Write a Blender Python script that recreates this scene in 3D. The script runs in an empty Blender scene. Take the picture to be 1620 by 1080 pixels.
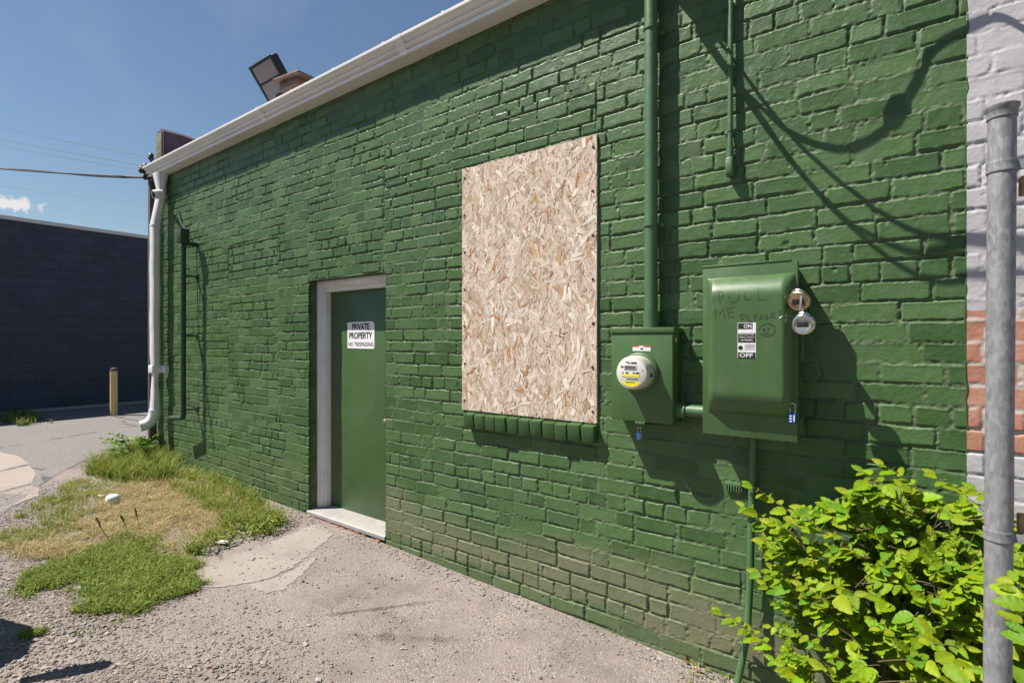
import bpy, bmesh, math, random
import numpy as np
from mathutils import Vector, Matrix
random.seed(7); rng = np.random.default_rng(7)
S = bpy.context.scene
C = S.collection
R = math.radians

# ------------------------------------------------------------------ camera, sky, sun, exposure
D, H, F, YAW = 2.75, 1.69, 820.0, R(36.2)        # metres to the wall, eye height, focal length in photo pixels, yaw to the left
cam_d = bpy.data.cameras.new('camera'); cam = bpy.data.objects.new('camera', cam_d); C.objects.link(cam)
cam_d.sensor_width = 36; cam_d.lens = F/1620*36; cam_d.clip_start = 0.02; cam_d.clip_end = 2000
cam.location = (0, -D, H); cam.rotation_euler = (R(90), 0, YAW); S.camera = cam
SUNV = Vector((-1.25, -1.0, 2.45)).normalized()      # towards the sun
LA, LB = 1.25, 2.45                                  # shadow shift along the wall and down it, per metre off the wall
world = bpy.data.worlds.new('World'); S.world = world; world.use_nodes = True
wn = world.node_tree; wn.nodes.clear()
wo = wn.nodes.new('ShaderNodeOutputWorld'); bg = wn.nodes.new('ShaderNodeBackground')
sky = wn.nodes.new('ShaderNodeTexSky'); sky.sky_type = 'NISHITA'; sky.sun_disc = False
sky.sun_elevation = math.asin(SUNV.z); sky.sun_rotation = math.atan2(SUNV.x, SUNV.y)
sky.altitude = 300; sky.air_density = 1.3; sky.dust_density = 0.0; sky.ozone_density = 2.6
bg.inputs['Strength'].default_value = 0.05
# a small fair-weather cloud low in the sky, by direction
def wnode(t, **k):
    n = wn.nodes.new(t)
    for a, b in k.items(): setattr(n, a, b)
    return n
def px_dir(px, py):
    phi = math.atan2(px-810, F); a = phi - YAW
    return Vector((math.sin(a), math.cos(a), (540-py)/F*math.cos(phi))).normalized()
tc = wnode('ShaderNodeTexCoord')
cd = px_dir(20, 322)
cr = Vector((cd.y, -cd.x, 0)).normalized(); cu = cr.cross(cd).normalized()
def wdot(v):
    n = wnode('ShaderNodeVectorMath', operation='DOT_PRODUCT'); n.inputs[1].default_value = v
    wn.links.new(tc.outputs['Generated'], n.inputs[0]); return n.outputs['Value']
def wmath(op, a, b=None, c=None, clamp=False):
    n = wnode('ShaderNodeMath', operation=op); n.use_clamp = clamp
    for i, v in enumerate((a, b, c)):
        if v is None: continue
        if isinstance(v, (int, float)): n.inputs[i].default_value = v
        else: wn.links.new(v, n.inputs[i])
    return n.outputs[0]
uu = wmath('DIVIDE', wdot(cr), 0.034); vv = wmath('DIVIDE', wdot(cu), 0.0095)
vlow = wmath('MULTIPLY', wmath('MINIMUM', vv, 0.0), 0.9)
vv2 = wmath('ADD', wmath('MAXIMUM', vv, 0.0), vlow)
rr = wmath('SQRT', wmath('ADD', wmath('MULTIPLY', uu, uu), wmath('MULTIPLY', vv2, vv2)))
cn = wnode('ShaderNodeTexNoise'); cn.inputs['Scale'].default_value = 95; cn.inputs['Detail'].default_value = 6; cn.inputs['Roughness'].default_value = 0.55
wn.links.new(tc.outputs['Generated'], cn.inputs['Vector'])
dens = wmath('SUBTRACT', wmath('ADD', 1.0, wmath('MULTIPLY', wmath('SUBTRACT', cn.outputs['Fac'], 0.5), 2.6)), rr)
dens = wmath('MULTIPLY', dens, 2.2, clamp=True)
front = wmath('GREATER_THAN', wdot(cd), 0.9)
dens = wmath('MULTIPLY', dens, front)
# faint cirrus wisps
cn2 = wnode('ShaderNodeTexNoise'); cn2.inputs['Scale'].default_value = 7; cn2.inputs['Detail'].default_value = 5
wn.links.new(tc.outputs['Generated'], cn2.inputs['Vector'])
wisp = wmath('MULTIPLY', wmath('SUBTRACT', cn2.outputs['Fac'], 0.56, clamp=True), 0.25)
dens = wmath('MAXIMUM', wmath('MULTIPLY', dens, 0.9), wisp)
mixw = wnode('ShaderNodeMix', data_type='RGBA'); wn.links.new(dens, mixw.inputs[0])
wn.links.new(sky.outputs[0], mixw.inputs[6]); mixw.inputs[7].default_value = (9.5, 9.0, 9.0, 1)
wn.links.new(mixw.outputs[2], bg.inputs['Color']); wn.links.new(bg.outputs[0], wo.inputs[0])
sun_d = bpy.data.lights.new('sun', 'SUN'); sun_d.energy = 5.0; sun_d.angle = R(0.45); sun_d.color = (1.0, 0.94, 0.85)
sun = bpy.data.objects.new('sun', sun_d); C.objects.link(sun); sun.rotation_euler = SUNV.to_track_quat('Z', 'Y').to_euler()
S.view_settings.view_transform = 'Standard'; S.view_settings.look = 'None'; S.view_settings.gamma = 1
S.view_settings.exposure = 0.88
S.render.engine = 'CYCLES'; S.cycles.max_bounces = 8; S.cycles.transparent_max_bounces = 8

# ------------------------------------------------------------------ pixel of the photograph -> point of the place
def ang(px): phi = math.atan2(px-810, F); return phi, phi-YAW
def W(px, py, p=0.0):                     # on the plane p metres in front of the wall (negative: behind)
    phi, a = ang(px); d = D-p; z = d*math.cos(phi)/math.cos(a)
    return Vector((d*math.tan(a), -p, H+(540-py)*z/F))
def g(x, y=0.0):                          # ground height: rises gently to the left
    x = np.asarray(x, float)
    return np.interp(x, [-30, -15, -8.5, -5.4, -3.3, -2.25, -0.67, 3, 30], [.18, .18, .17, .115, .072, .042, 0.0, -.05, -.05])
def G(px, py):
    phi, a = ang(px); z0 = .05
    for _ in range(12):
        z = (H-z0)*F/max(py-540, 4); r = z/math.cos(phi)
        x, y = r*math.sin(a), -D+r*math.cos(a); z0 = float(g(x))
    return Vector((x, y, z0))
def AT(px, py, z):                        # at depth z along the optical axis
    phi, a = ang(px); r = z/math.cos(phi)
    return Vector((r*math.sin(a), -D+r*math.cos(a), H+(540-py)*z/F))

# ------------------------------------------------------------------ noise
_tab = {}
def vn(x, y, sc, seed):
    n = 256
    if seed not in _tab: _tab[seed] = np.random.default_rng(seed).random((n, n))
    t = _tab[seed]
    x = np.asarray(x)*sc+37.3; y = np.asarray(y)*sc+91.7
    xi = np.floor(x).astype(int); yi = np.floor(y).astype(int); fx = x-xi; fy = y-yi
    fx = fx*fx*(3-2*fx); fy = fy*fy*(3-2*fy)
    a = t[xi % n, yi % n]; b = t[(xi+1) % n, yi % n]; c = t[xi % n, (yi+1) % n]; d = t[(xi+1) % n, (yi+1) % n]
    return (a*(1-fx)+b*fx)*(1-fy)+(c*(1-fx)+d*fx)*fy - .5
def fbm(x, y, sc, seed, o=4):
    s = 0; a = 1
    for k in range(o): s = s+a*vn(x, y, sc*2**k, seed+k); a *= .5
    return s

# ------------------------------------------------------------------ materials
def nodes(name):
    m = bpy.data.materials.new(name); m.use_nodes = True
    return m, m.node_tree, m.node_tree.nodes['Principled BSDF']
class N:
    def __init__(s, t): s.t = t
    def new(s, ty, **k):
        n = s.t.nodes.new(ty)
        for a, b in k.items(): setattr(n, a, b)
        return n
    def put(s, sock, v):
        if isinstance(v, bpy.types.NodeSocket): s.t.links.new(v, sock)
        elif isinstance(v, (tuple, list)) and len(v) == 3 and sock.type == 'RGBA': sock.default_value = (*v, 1)
        else: sock.default_value = v
    def mix(s, f, a, b, mode='MIX'):
        n = s.new('ShaderNodeMix', data_type='RGBA', blend_type=mode)
        s.put(n.inputs[0], f); s.put(n.inputs[6], a); s.put(n.inputs[7], b); return n.outputs[2]
    def math(s, op, a, b=0.0, clamp=False):
        n = s.new('ShaderNodeMath', operation=op); n.use_clamp = clamp; s.put(n.inputs[0], a); s.put(n.inputs[1], b); return n.outputs[0]
    def ramp(s, f, lo, hi, a=0.0, b=1.0):
        n = s.new('ShaderNodeMapRange'); s.put(n.inputs[0], f)
        n.inputs[1].default_value = lo; n.inputs[2].default_value = hi; n.inputs[3].default_value = a; n.inputs[4].default_value = b; return n.outputs[0]
    def noise(s, sc, det=5, rough=.6, vec=None, stretch=None):
        n = s.new('ShaderNodeTexNoise'); n.inputs['Scale'].default_value = sc; n.inputs['Detail'].default_value = det; n.inputs['Roughness'].default_value = rough
        s.t.links.new(s.coord(stretch) if vec is None else vec, n.inputs['Vector']); return n.outputs['Fac']
    def coord(s, stretch=None):
        g_ = s.new('ShaderNodeNewGeometry'); o = g_.outputs['Position']
        if stretch:
            m = s.new('ShaderNodeMapping'); m.inputs['Scale'].default_value = stretch; s.t.links.new(o, m.inputs['Vector']); o = m.outputs[0]
        return o
    def vor(s, sc, feat='F1', stretch=None, out='Distance'):
        n = s.new('ShaderNodeTexVoronoi', feature=feat); n.inputs['Scale'].default_value = sc
        s.t.links.new(s.coord(stretch), n.inputs['Vector']); return n.outputs[out]
    def attr(s, name):
        n = s.new('ShaderNodeAttribute', attribute_name=name); return n
    def bump(s, h, strength=.5, dist=.005, nrm=None):
        n = s.new('ShaderNodeBump'); n.inputs['Strength'].default_value = strength; n.inputs['Distance'].default_value = dist
        s.put(n.inputs['Height'], h)
        if nrm is not None: s.t.links.new(nrm, n.inputs['Normal'])
        return n.outputs[0]

def mat(name, col, rough=.5, metal=0.0, var=.12, vs=6.0, bump=.0, bs=60.0, bd=.002, dirt=None, stretch=None, spec=.5):
    m, t, b = nodes(name); n = N(t)
    dk = tuple(c*(1-var*1.6) for c in col); lt = tuple(min(1, c*(1+var)) for c in col)
    f = n.noise(vs, 6, .65, stretch=stretch)
    c = n.mix(n.ramp(f, .3, .7), dk, lt)
    if dirt: c = n.mix(n.ramp(n.noise(vs*2.3, 6, .7), .52, .75, 0, dirt[1]), c, dirt[0])
    t.links.new(c, b.inputs['Base Color'])
    n.put(b.inputs['Roughness'], n.ramp(n.noise(vs*3, 4), .3, .7, max(0.03, rough-.08), min(1, rough+.1)))
    b.inputs['Metallic'].default_value = metal; b.inputs['Specular IOR Level'].default_value = spec
    if bump: t.links.new(n.bump(n.noise(bs, 4), bump, bd), b.inputs['Normal'])
    return m

def paint_brick_mat():
    m, t, b = nodes('painted_green_brick'); n = N(t)
    a = n.attr('mask'); sep = n.new('ShaderNodeSeparateColor'); t.links.new(a.outputs['Color'], sep.inputs[0])
    mort, rnd, dirt = sep.outputs
    base = n.mix(rnd, (.034, .082, .019), (.076, .145, .046))
    big = n.ramp(n.noise(1.1, 5), .3, .7)
    base = n.mix(n.math('MULTIPLY', big, .35), base, (.066, .112, .062))
    chalk = n.ramp(n.noise(9, 7, .7, stretch=(1, 1, .5)), .46, .8, 0, .45)
    base = n.mix(chalk, base, (.11, .15, .10))
    streak = n.ramp(n.noise(14, 5, .6, stretch=(1, 1, .06)), .55, .75, 0, .25)
    base = n.mix(streak, base, (.05, .115, .055))
    mc = n.mix(n.noise(40, 4), (.056, .090, .040), (.138, .156, .098))
    c = n.mix(n.math('MULTIPLY', mort, n.ramp(n.noise(4, 5), .3, .7, .2, .9)), base, mc)
    dn = n.math('MULTIPLY', dirt, n.ramp(n.noise(3.5, 5), .2, .65, .70, 1.0), True)
    c = n.mix(dn, c, n.mix(n.noise(30, 5), (.122, .134, .072), (.172, .178, .108)))
    # small bare chips of red brick
    chip = n.ramp(n.noise(23, 3, .5), .735, .75, 0, .8)
    c = n.mix(chip, c, (.16, .09, .055))
    t.links.new(c, b.inputs['Base Color'])
    r = n.math('ADD', n.ramp(n.noise(12, 5), .3, .7, .30, .48), n.math('MULTIPLY', n.math('MAXIMUM', mort, dirt), .25))
    t.links.new(r, b.inputs['Roughness']); b.inputs['Specular IOR Level'].default_value = .30
    h = n.math('ADD', n.noise(55, 6, .65), n.math('MULTIPLY', n.noise(180, 3, .6), .5))
    t.links.new(n.bump(h, .6, .004), b.inputs['Normal'])
    return m
def neighbour_mat():
    m, t, b = nodes('white_and_red_brick'); n = N(t)
    a = n.attr('mask'); sep = n.new('ShaderNodeSeparateColor'); t.links.new(a.outputs['Color'], sep.inputs[0])
    mort, rnd, red = sep.outputs
    w = n.mix(n.noise(8, 6), (.34, .33, .35), (.43, .42, .43))
    w = n.mix(n.ramp(n.noise(20, 7, .75), .6, .75, 0, .5), w, (.34, .31, .29))
    rb = n.mix(rnd, (.30, .115, .075), (.40, .185, .12)); rb = n.mix(n.ramp(n.noise(18, 6), .45, .75, 0, .6), rb, (.42, .30, .24))
    rm = n.mix(n.noise(30, 4), (.33, .28, .24), (.45, .40, .36))
    rb = n.mix(mort, rb, rm)
    c = n.mix(n.math('GREATER_THAN', n.math('ADD', red, n.math('MULTIPLY', n.math('SUBTRACT', n.noise(28, 4), .5), .35)), .5), w, rb)
    t.links.new(c, b.inputs['Base Color']); b.inputs['Roughness'].default_value = .72
    t.links.new(n.bump(n.noise(60, 6, .65), .5, .004), b.inputs['Normal'])
    return m
def ground_mat():
    m, t, b = nodes('gravel_and_worn_asphalt'); n = N(t)
    pos = n.coord(); sx = n.new('ShaderNodeSeparateXYZ'); t.links.new(pos, sx.inputs[0])
    v1 = n.new('ShaderNodeTexVoronoi'); v1.inputs['Scale'].default_value = 85; t.links.new(pos, v1.inputs['Vector'])
    v2 = n.new('ShaderNodeTexVoronoi'); v2.inputs['Scale'].default_value = 190; t.links.new(pos, v2.inputs['Vector'])
    s1 = n.new('ShaderNodeSeparateColor'); t.links.new(v1.outputs['Color'], s1.inputs[0])
    s2 = n.new('ShaderNodeSeparateColor'); t.links.new(v2.outputs['Color'], s2.inputs[0])
    soil = n.mix(n.noise(5, 7, .7), (.152, .121, .109), (.278, .234, .213))
    soil = n.mix(n.ramp(n.noise(1.2, 5), .42, .7, 0, .55), soil, (.30, .252, .228))
    stone = n.mix(s1.outputs[0], (.075, .066, .06), (.47, .425, .395))
    stone = n.mix(n.ramp(s1.outputs[1], .80, 1, 0, .6), stone, (.33, .22, .15))
    sm = n.mix(s2.outputs[0], (.075, .064, .058), (.43, .38, .345))
    f1 = n.math('MULTIPLY', n.math('LESS_THAN', v1.outputs['Distance'], .42), n.math('GREATER_THAN', s1.outputs[2], .50))
    f2 = n.math('MULTIPLY', n.math('LESS_THAN', v2.outputs['Distance'], .45), n.math('GREATER_THAN', s2.outputs[2], .35))
    c = n.mix(n.math('MULTIPLY', f2, .75), soil, sm); c = n.mix(n.math('MULTIPLY', f1, .85), c, stone)
    # dark binder showing where the old asphalt is less worn
    c = n.mix(n.ramp(n.noise(1.7, 6, .7), .5, .68, 0, .5), c, (.10, .083, .075))
    ck = n.vor(.55, 'DISTANCE_TO_EDGE'); wb_ = n.math('ABSOLUTE', n.math('ADD', ck, n.math('MULTIPLY', n.math('SUBTRACT', n.noise(3.5, 7, .7), .5), .07)))
    gate = n.ramp(n.noise(.9, 3), .48, .58, 0, 1)
    crk = n.math('MULTIPLY', n.ramp(wb_, .0, .010, 1, 0), gate)
    c = n.mix(n.math('MULTIPLY', crk, .75), c, (.05, .042, .038))
    t.links.new(c, b.inputs['Base Color']); b.inputs['Roughness'].default_value = .92; b.inputs['Specular IOR Level'].default_value = .25
    h = n.math('ADD', n.math('MULTIPLY', n.math('SUBTRACT', .6, v1.outputs['Distance']), n.math('ADD', .25, n.math('MULTIPLY', f1, 1.2))), n.math('MULTIPLY', n.math('SUBTRACT', .6, v2.outputs['Distance']), .5))
    h = n.math('ADD', h, n.math('MULTIPLY', n.noise(35, 6, .7), 1.3)); h = n.math('SUBTRACT', h, n.math('MULTIPLY', crk, 1.5))
    t.links.new(n.bump(h, .8, .007), b.inputs['Normal'])
    return m
def concrete_mat(name, a, bcol, sc=6):
    m, t, b = nodes(name); n = N(t)
    c = n.mix(n.noise(sc, 8, .7), a, bcol)
    c = n.mix(n.ramp(n.noise(sc*.4, 5), .55, .75, 0, .5), c, tuple(x*.62 for x in a))
    v = n.new('ShaderNodeTexVoronoi'); v.inputs['Scale'].default_value = 220; t.links.new(n.coord(), v.inputs['Vector'])
    sp = n.new('ShaderNodeSeparateColor'); t.links.new(v.outputs['Color'], sp.inputs[0])
    c = n.mix(n.ramp(sp.outputs[0], .8, 1, 0, .35), c, tuple(x*.5 for x in a))
    t.links.new(c, b.inputs['Base Color']); b.inputs['Roughness'].default_value = .9; b.inputs['Specular IOR Level'].default_value = .25
    t.links.new(n.bump(n.noise(90, 6, .7), .45, .003), b.inputs['Normal'])
    return m
def asphalt_mat():
    m, t, b = nodes('old_asphalt'); n = N(t)
    c = n.mix(n.ramp(n.noise(28, 7, .85), .3, .7), (.075, .068, .068), (.27, .25, .24)); c = n.mix(n.ramp(n.noise(1.1, 6), .4, .7, 0, .4), c, (.20, .185, .18))
    cr = n.vor(.28, 'DISTANCE_TO_EDGE', stretch=(1, 1.6, 1))
    wob = n.math('ADD', cr, n.math('MULTIPLY', n.math('SUBTRACT', n.noise(3, 6, .7), .5), .16))
    c = n.mix(n.ramp(n.math('ABSOLUTE', wob), .0, .012, .9, 0), c, (.05, .045, .045))
    t.links.new(c, b.inputs['Base Color']); b.inputs['Roughness'].default_value = .9; b.inputs['Specular IOR Level'].default_value = .25
    t.links.new(n.bump(n.noise(120, 5, .8), .5, .004), b.inputs['Normal'])
    return m
def block_mat():
    m, t, b = nodes('navy_concrete_block'); n = N(t)
    co = n.coord(); sx = n.new('ShaderNodeSeparateXYZ'); t.links.new(co, sx.inputs[0])
    cx = n.new('ShaderNodeCombineXYZ'); t.links.new(sx.outputs[1], cx.inputs[0]); t.links.new(sx.outputs[2], cx.inputs[1])
    k = n.new('ShaderNodeTexBrick'); t.links.new(cx.outputs[0], k.inputs['Vector'])
    k.inputs['Scale'].default_value = 1; k.inputs['Brick Width'].default_value = .41; k.inputs['Row Height'].default_value = .205; k.inputs['Mortar Size'].default_value = .008; k.inputs['Mortar Smooth'].default_value = .3
    k.inputs['Color1'].default_value = (.040, .047, .080, 1); k.inputs['Color2'].default_value = (.051, .058, .094, 1); k.inputs['Mortar'].default_value = (.037, .041, .064, 1)
    c = n.mix(n.ramp(n.noise(2.2, 6, stretch=(1, 1, .5)), .45, .75, 0, .5), k.outputs['Color'], (.036, .036, .048))
    t.links.new(c, b.inputs['Base Color']); b.inputs['Roughness'].default_value = .75
    h = n.math('ADD', n.math('MULTIPLY', k.outputs['Fac'], -1.0), n.math('MULTIPLY', n.noise(14, 6), .8))
    t.links.new(n.bump(h, .9, .02), b.inputs['Normal'])
    return m
def leaf_mat(name, var=.3, transl=.45, rough=.42, yel=.25):
    m, t, b = nodes(name); n = N(t)
    a = n.attr('tint'); c = n.mix(n.math('MULTIPLY', n.noise(25, 4), var), a.outputs['Color'], (.02, .05, .008)); c = n.mix(n.math('MULTIPLY', n.ramp(n.attr('vein').outputs['Fac'], 0, 1, 0, .45), n.ramp(n.noise(60, 3), .35, .6)), c, n.mix(.6, c, (.03, .07, .006)))
    t.links.new(c, b.inputs['Base Color']); b.inputs['Roughness'].default_value = rough; b.inputs['Specular IOR Level'].default_value = .22
    tr = n.new('ShaderNodeBsdfTranslucent'); tc_ = n.mix(yel, c, (.35, .42, .02)); t.links.new(tc_, tr.inputs['Color'])
    mx = n.new('ShaderNodeMixShader'); mx.inputs[0].default_value = transl
    t.links.new(b.outputs[0], mx.inputs[1]); t.links.new(tr.outputs[0], mx.inputs[2])
    t.links.new(mx.outputs[0], t.nodes['Material Output'].inputs['Surface'])
    uv = n.attr('vein'); t.links.new(n.bump(uv.outputs['Fac'], .6, .004), b.inputs['Normal'])
    return m
def tint_mat(name, rough=.8, bump=.3, bs=80, spec=.3):
    m, t, b = nodes(name); n = N(t)
    a = n.attr('tint'); c = n.mix(n.ramp(n.noise(bs*.6, 6, .7), .35, .75, 0, .35), a.outputs['Color'], n.mix(.5, a.outputs['Color'], (.12, .08, .05)))
    t.links.new(c, b.inputs['Base Color']); b.inputs['Roughness'].default_value = rough; b.inputs['Specular IOR Level'].default_value = spec
    t.links.new(n.bump(n.noise(bs, 5), bump, .002), b.inputs['Normal'])
    return m
def osb_mat():
    m, t, b = nodes('strand_board'); n = N(t)
    a = n.attr('tint')
    mp_ = n.new('ShaderNodeMapping'); mp_.inputs['Scale'].default_value = (12, 170, 1); t.links.new(n.attr('fuv').outputs['Vector'], mp_.inputs['Vector']); gr = n.noise(1.6, 5, .7, vec=mp_.outputs[0])
    c = n.mix(n.ramp(gr, .42, .72, 0, .5), a.outputs['Color'], (.36, .24, .15))
    c = n.mix(n.ramp(n.noise(160, 3, .6), .66, .74, 0, .6), c, (.13, .075, .04))
    t.links.new(c, b.inputs['Base Color']); b.inputs['Roughness'].default_value = .8; b.inputs['Specular IOR Level'].default_value = .25
    t.links.new(n.bump(n.noise(130, 5, .7), .4, .002), b.inputs['Normal'])
    return m
def galv_mat():
    m, t, b = nodes('galvanised_steel'); n = N(t)
    v = n.new('ShaderNodeTexVoronoi'); v.inputs['Scale'].default_value = 130; t.links.new(n.coord((1, 1, .35)), v.inputs['Vector'])
    s = n.new('ShaderNodeSeparateColor'); t.links.new(v.outputs['Color'], s.inputs[0])
    c = n.mix(s.outputs[0], (.20, .203, .216), (.295, .298, .312)); c = n.mix(n.ramp(n.noise(12, 7, .75), .5, .75, 0, .5), c, (.095, .095, .105))
    c = n.mix(n.ramp(n.noise(55, 5, .7), .68, .76, 0, .7), c, (.32, .32, .33))
    t.links.new(c, b.inputs['Base Color']); b.inputs['Metallic'].default_value = .3; b.inputs['Specular IOR Level'].default_value = .3
    n.put(b.inputs['Roughness'], n.ramp(n.noise(20, 5),   .3, .7, .5, .72))
    t.links.new(n.bump(n.noise(45, 5), .15, .002), b.inputs['Normal'])
    return m

M = dict(
    brick=paint_brick_mat(), nbrick=neighbour_mat(), ground=ground_mat(), asphalt=asphalt_mat(), block=block_mat(),
    pad=concrete_mat('pad_concrete', (.225, .192, .172), (.33, .29, .265)), walk=concrete_mat('walk_concrete', (.26, .218, .19), (.34, .29, .255), 4),
    leaf=leaf_mat('elm_leaf', .4, .38, .5), grass=leaf_mat('grass_blade', .12, .35, .65, .0), osb=osb_mat(), tint=tint_mat('stone_chips'), galv=galv_mat(),
    gpaint=mat('green_metal_paint', (.054, .112, .036), .40, 0, .10, 5, .12, 140, .0008, dirt=((.10, .135, .09), .4), stretch=(1, 1, .4)),
    gpipe=mat('green_pipe_paint', (.062, .135, .056), .45, 0, .12, 9, .2, 90, .001, dirt=((.09, .13, .085), .4)),
    door=mat('green_door_paint', (.050, .100, .031), .38, 0, .10, 2.2, .08, 60, .001, dirt=((.075, .115, .065), .45)),
    white=mat('white_gutter_enamel', (.78, .745, .735), .38, 0, .05, 3, .05, 40, .001, dirt=((.55, .50, .45), .35), stretch=(.4, 1, 1)),
    whitep=mat('white_frame_paint', (.74, .71, .70), .5, 0, .06, 5, .2, 60, .001, dirt=((.45, .40, .36), .4)),
    down=mat('chipped_white_enamel', (.68, .67, .67), .4, 0, .06, 6, .15, 30, .002, dirt=((.42, .39, .37), .45)),
    black=mat('black_enamel', (.018, .018, .022), .45, 0, .2, 9), dark=mat('dark_cable_rubber', (.012, .012, .014), .6, 0, .2, 9),
    wire=mat('weathered_wire', (.09, .11, .15), .6, 0, .2, 9), ink=mat('black_ink', (.012, .012, .013), .6, 0, .1, 9), pen=mat('faded_marker_ink', (.028, .055, .022), .7, 0, .3, 60),
    sign=mat('white_sign_plastic', (.76, .74, .75), .45, 0, .04, 12, dirt=((.60, .57, .56), .3)), stick=mat('white_sticker', (.66, .66, .66), .5, 0, .06, 30, dirt=((.45, .45, .44), .4)),
    yellow=mat('yellow_sticker', (.70, .60, .03), .5, 0, .08, 60), red=mat('red_sticker', (.55, .05, .04), .5, 0, .1, 60),
    meterw=mat('meter_pale_plastic', (.60, .59, .55), .35, 0, .06, 12), metere=mat('meter_beige_shell', (.50, .47, .40), .3, 0, .08, 12),
    lcd=mat('grey_lcd', (.11, .11, .095), .25, 0, .1, 50),
    chrome=mat('worn_chrome', (.62, .61, .60), .22, 1.0, .15, 40, .1, 80, .001), brass=mat('worn_brass', (.50, .40, .24), .28, 1.0, .15, 40, .1, 80, .001),
    blue=mat('blue_anodised', (.010, .075, .36), .3, .25, .1, 30), bollard=mat('cream_yellow_paint', (.60, .45, .21), .5, 0, .08, 5, .2, 40, .002, dirt=((.38, .28, .14), .5)),
    wood=mat('weathered_wood', (.085, .062, .055), .85, 0, .3, 10, .5, 40, .003, stretch=(1, 1, .1)), timber=mat('pale_timber', (.42, .27, .13), .7, 0, .25, 12, .4, 50, .002, stretch=(.15, 1, 1)),
    flash=mat('grey_flashing', (.62, .62, .66), .5, .0, .1, 4), purple=mat('plum_render', (.066, .042, .058), .85, 0, .3, 4, .6, 30, .006),
    brown=mat('brown_bronze', (.16, .095, .065), .45, .2, .15, 14), lens=mat('floodlight_glass', (.27, .25, .26), .18, .0, .06, 20),
    pvc=mat('grimy_pvc', (.66, .66, .65), .4, 0, .06, 20, dirt=((.40, .36, .32), .6)), roof=mat('grey_roof_membrane', (.30, .30, .30), .8, 0, .15, 3),
    stalk=mat('brown_green_stem', (.10, .075, .03), .7, 0, .3, 40), greenstem=mat('green_stem', (.07, .11, .02), .7, 0, .2, 40),
    shaded_pipe=mat('shaded_green_pipe_paint', (.018, .045, .018), .5, 0, .15, 9, .2, 90, .001), moss=mat('mossy_brick_end', (.12, .14, .085), .85, 0, .35, 14, .6, 40, .006, dirt=((.22, .2, .16), .6)),  # first entry: pipe green darkened, its shaded side put into the colour
    sill=mat('worn_sill_paint', (.31, .29, .28), .55, 0, .1, 7, .2, 50, .001, dirt=((.28, .25, .22), .6)),
    bin=mat('dark_green_bin_plastic', (.02, .04, .03), .5, 0, .1, 8), rubber=mat('black_rubber', (.02, .02, .02), .8, 0, .1, 20),
)

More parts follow.
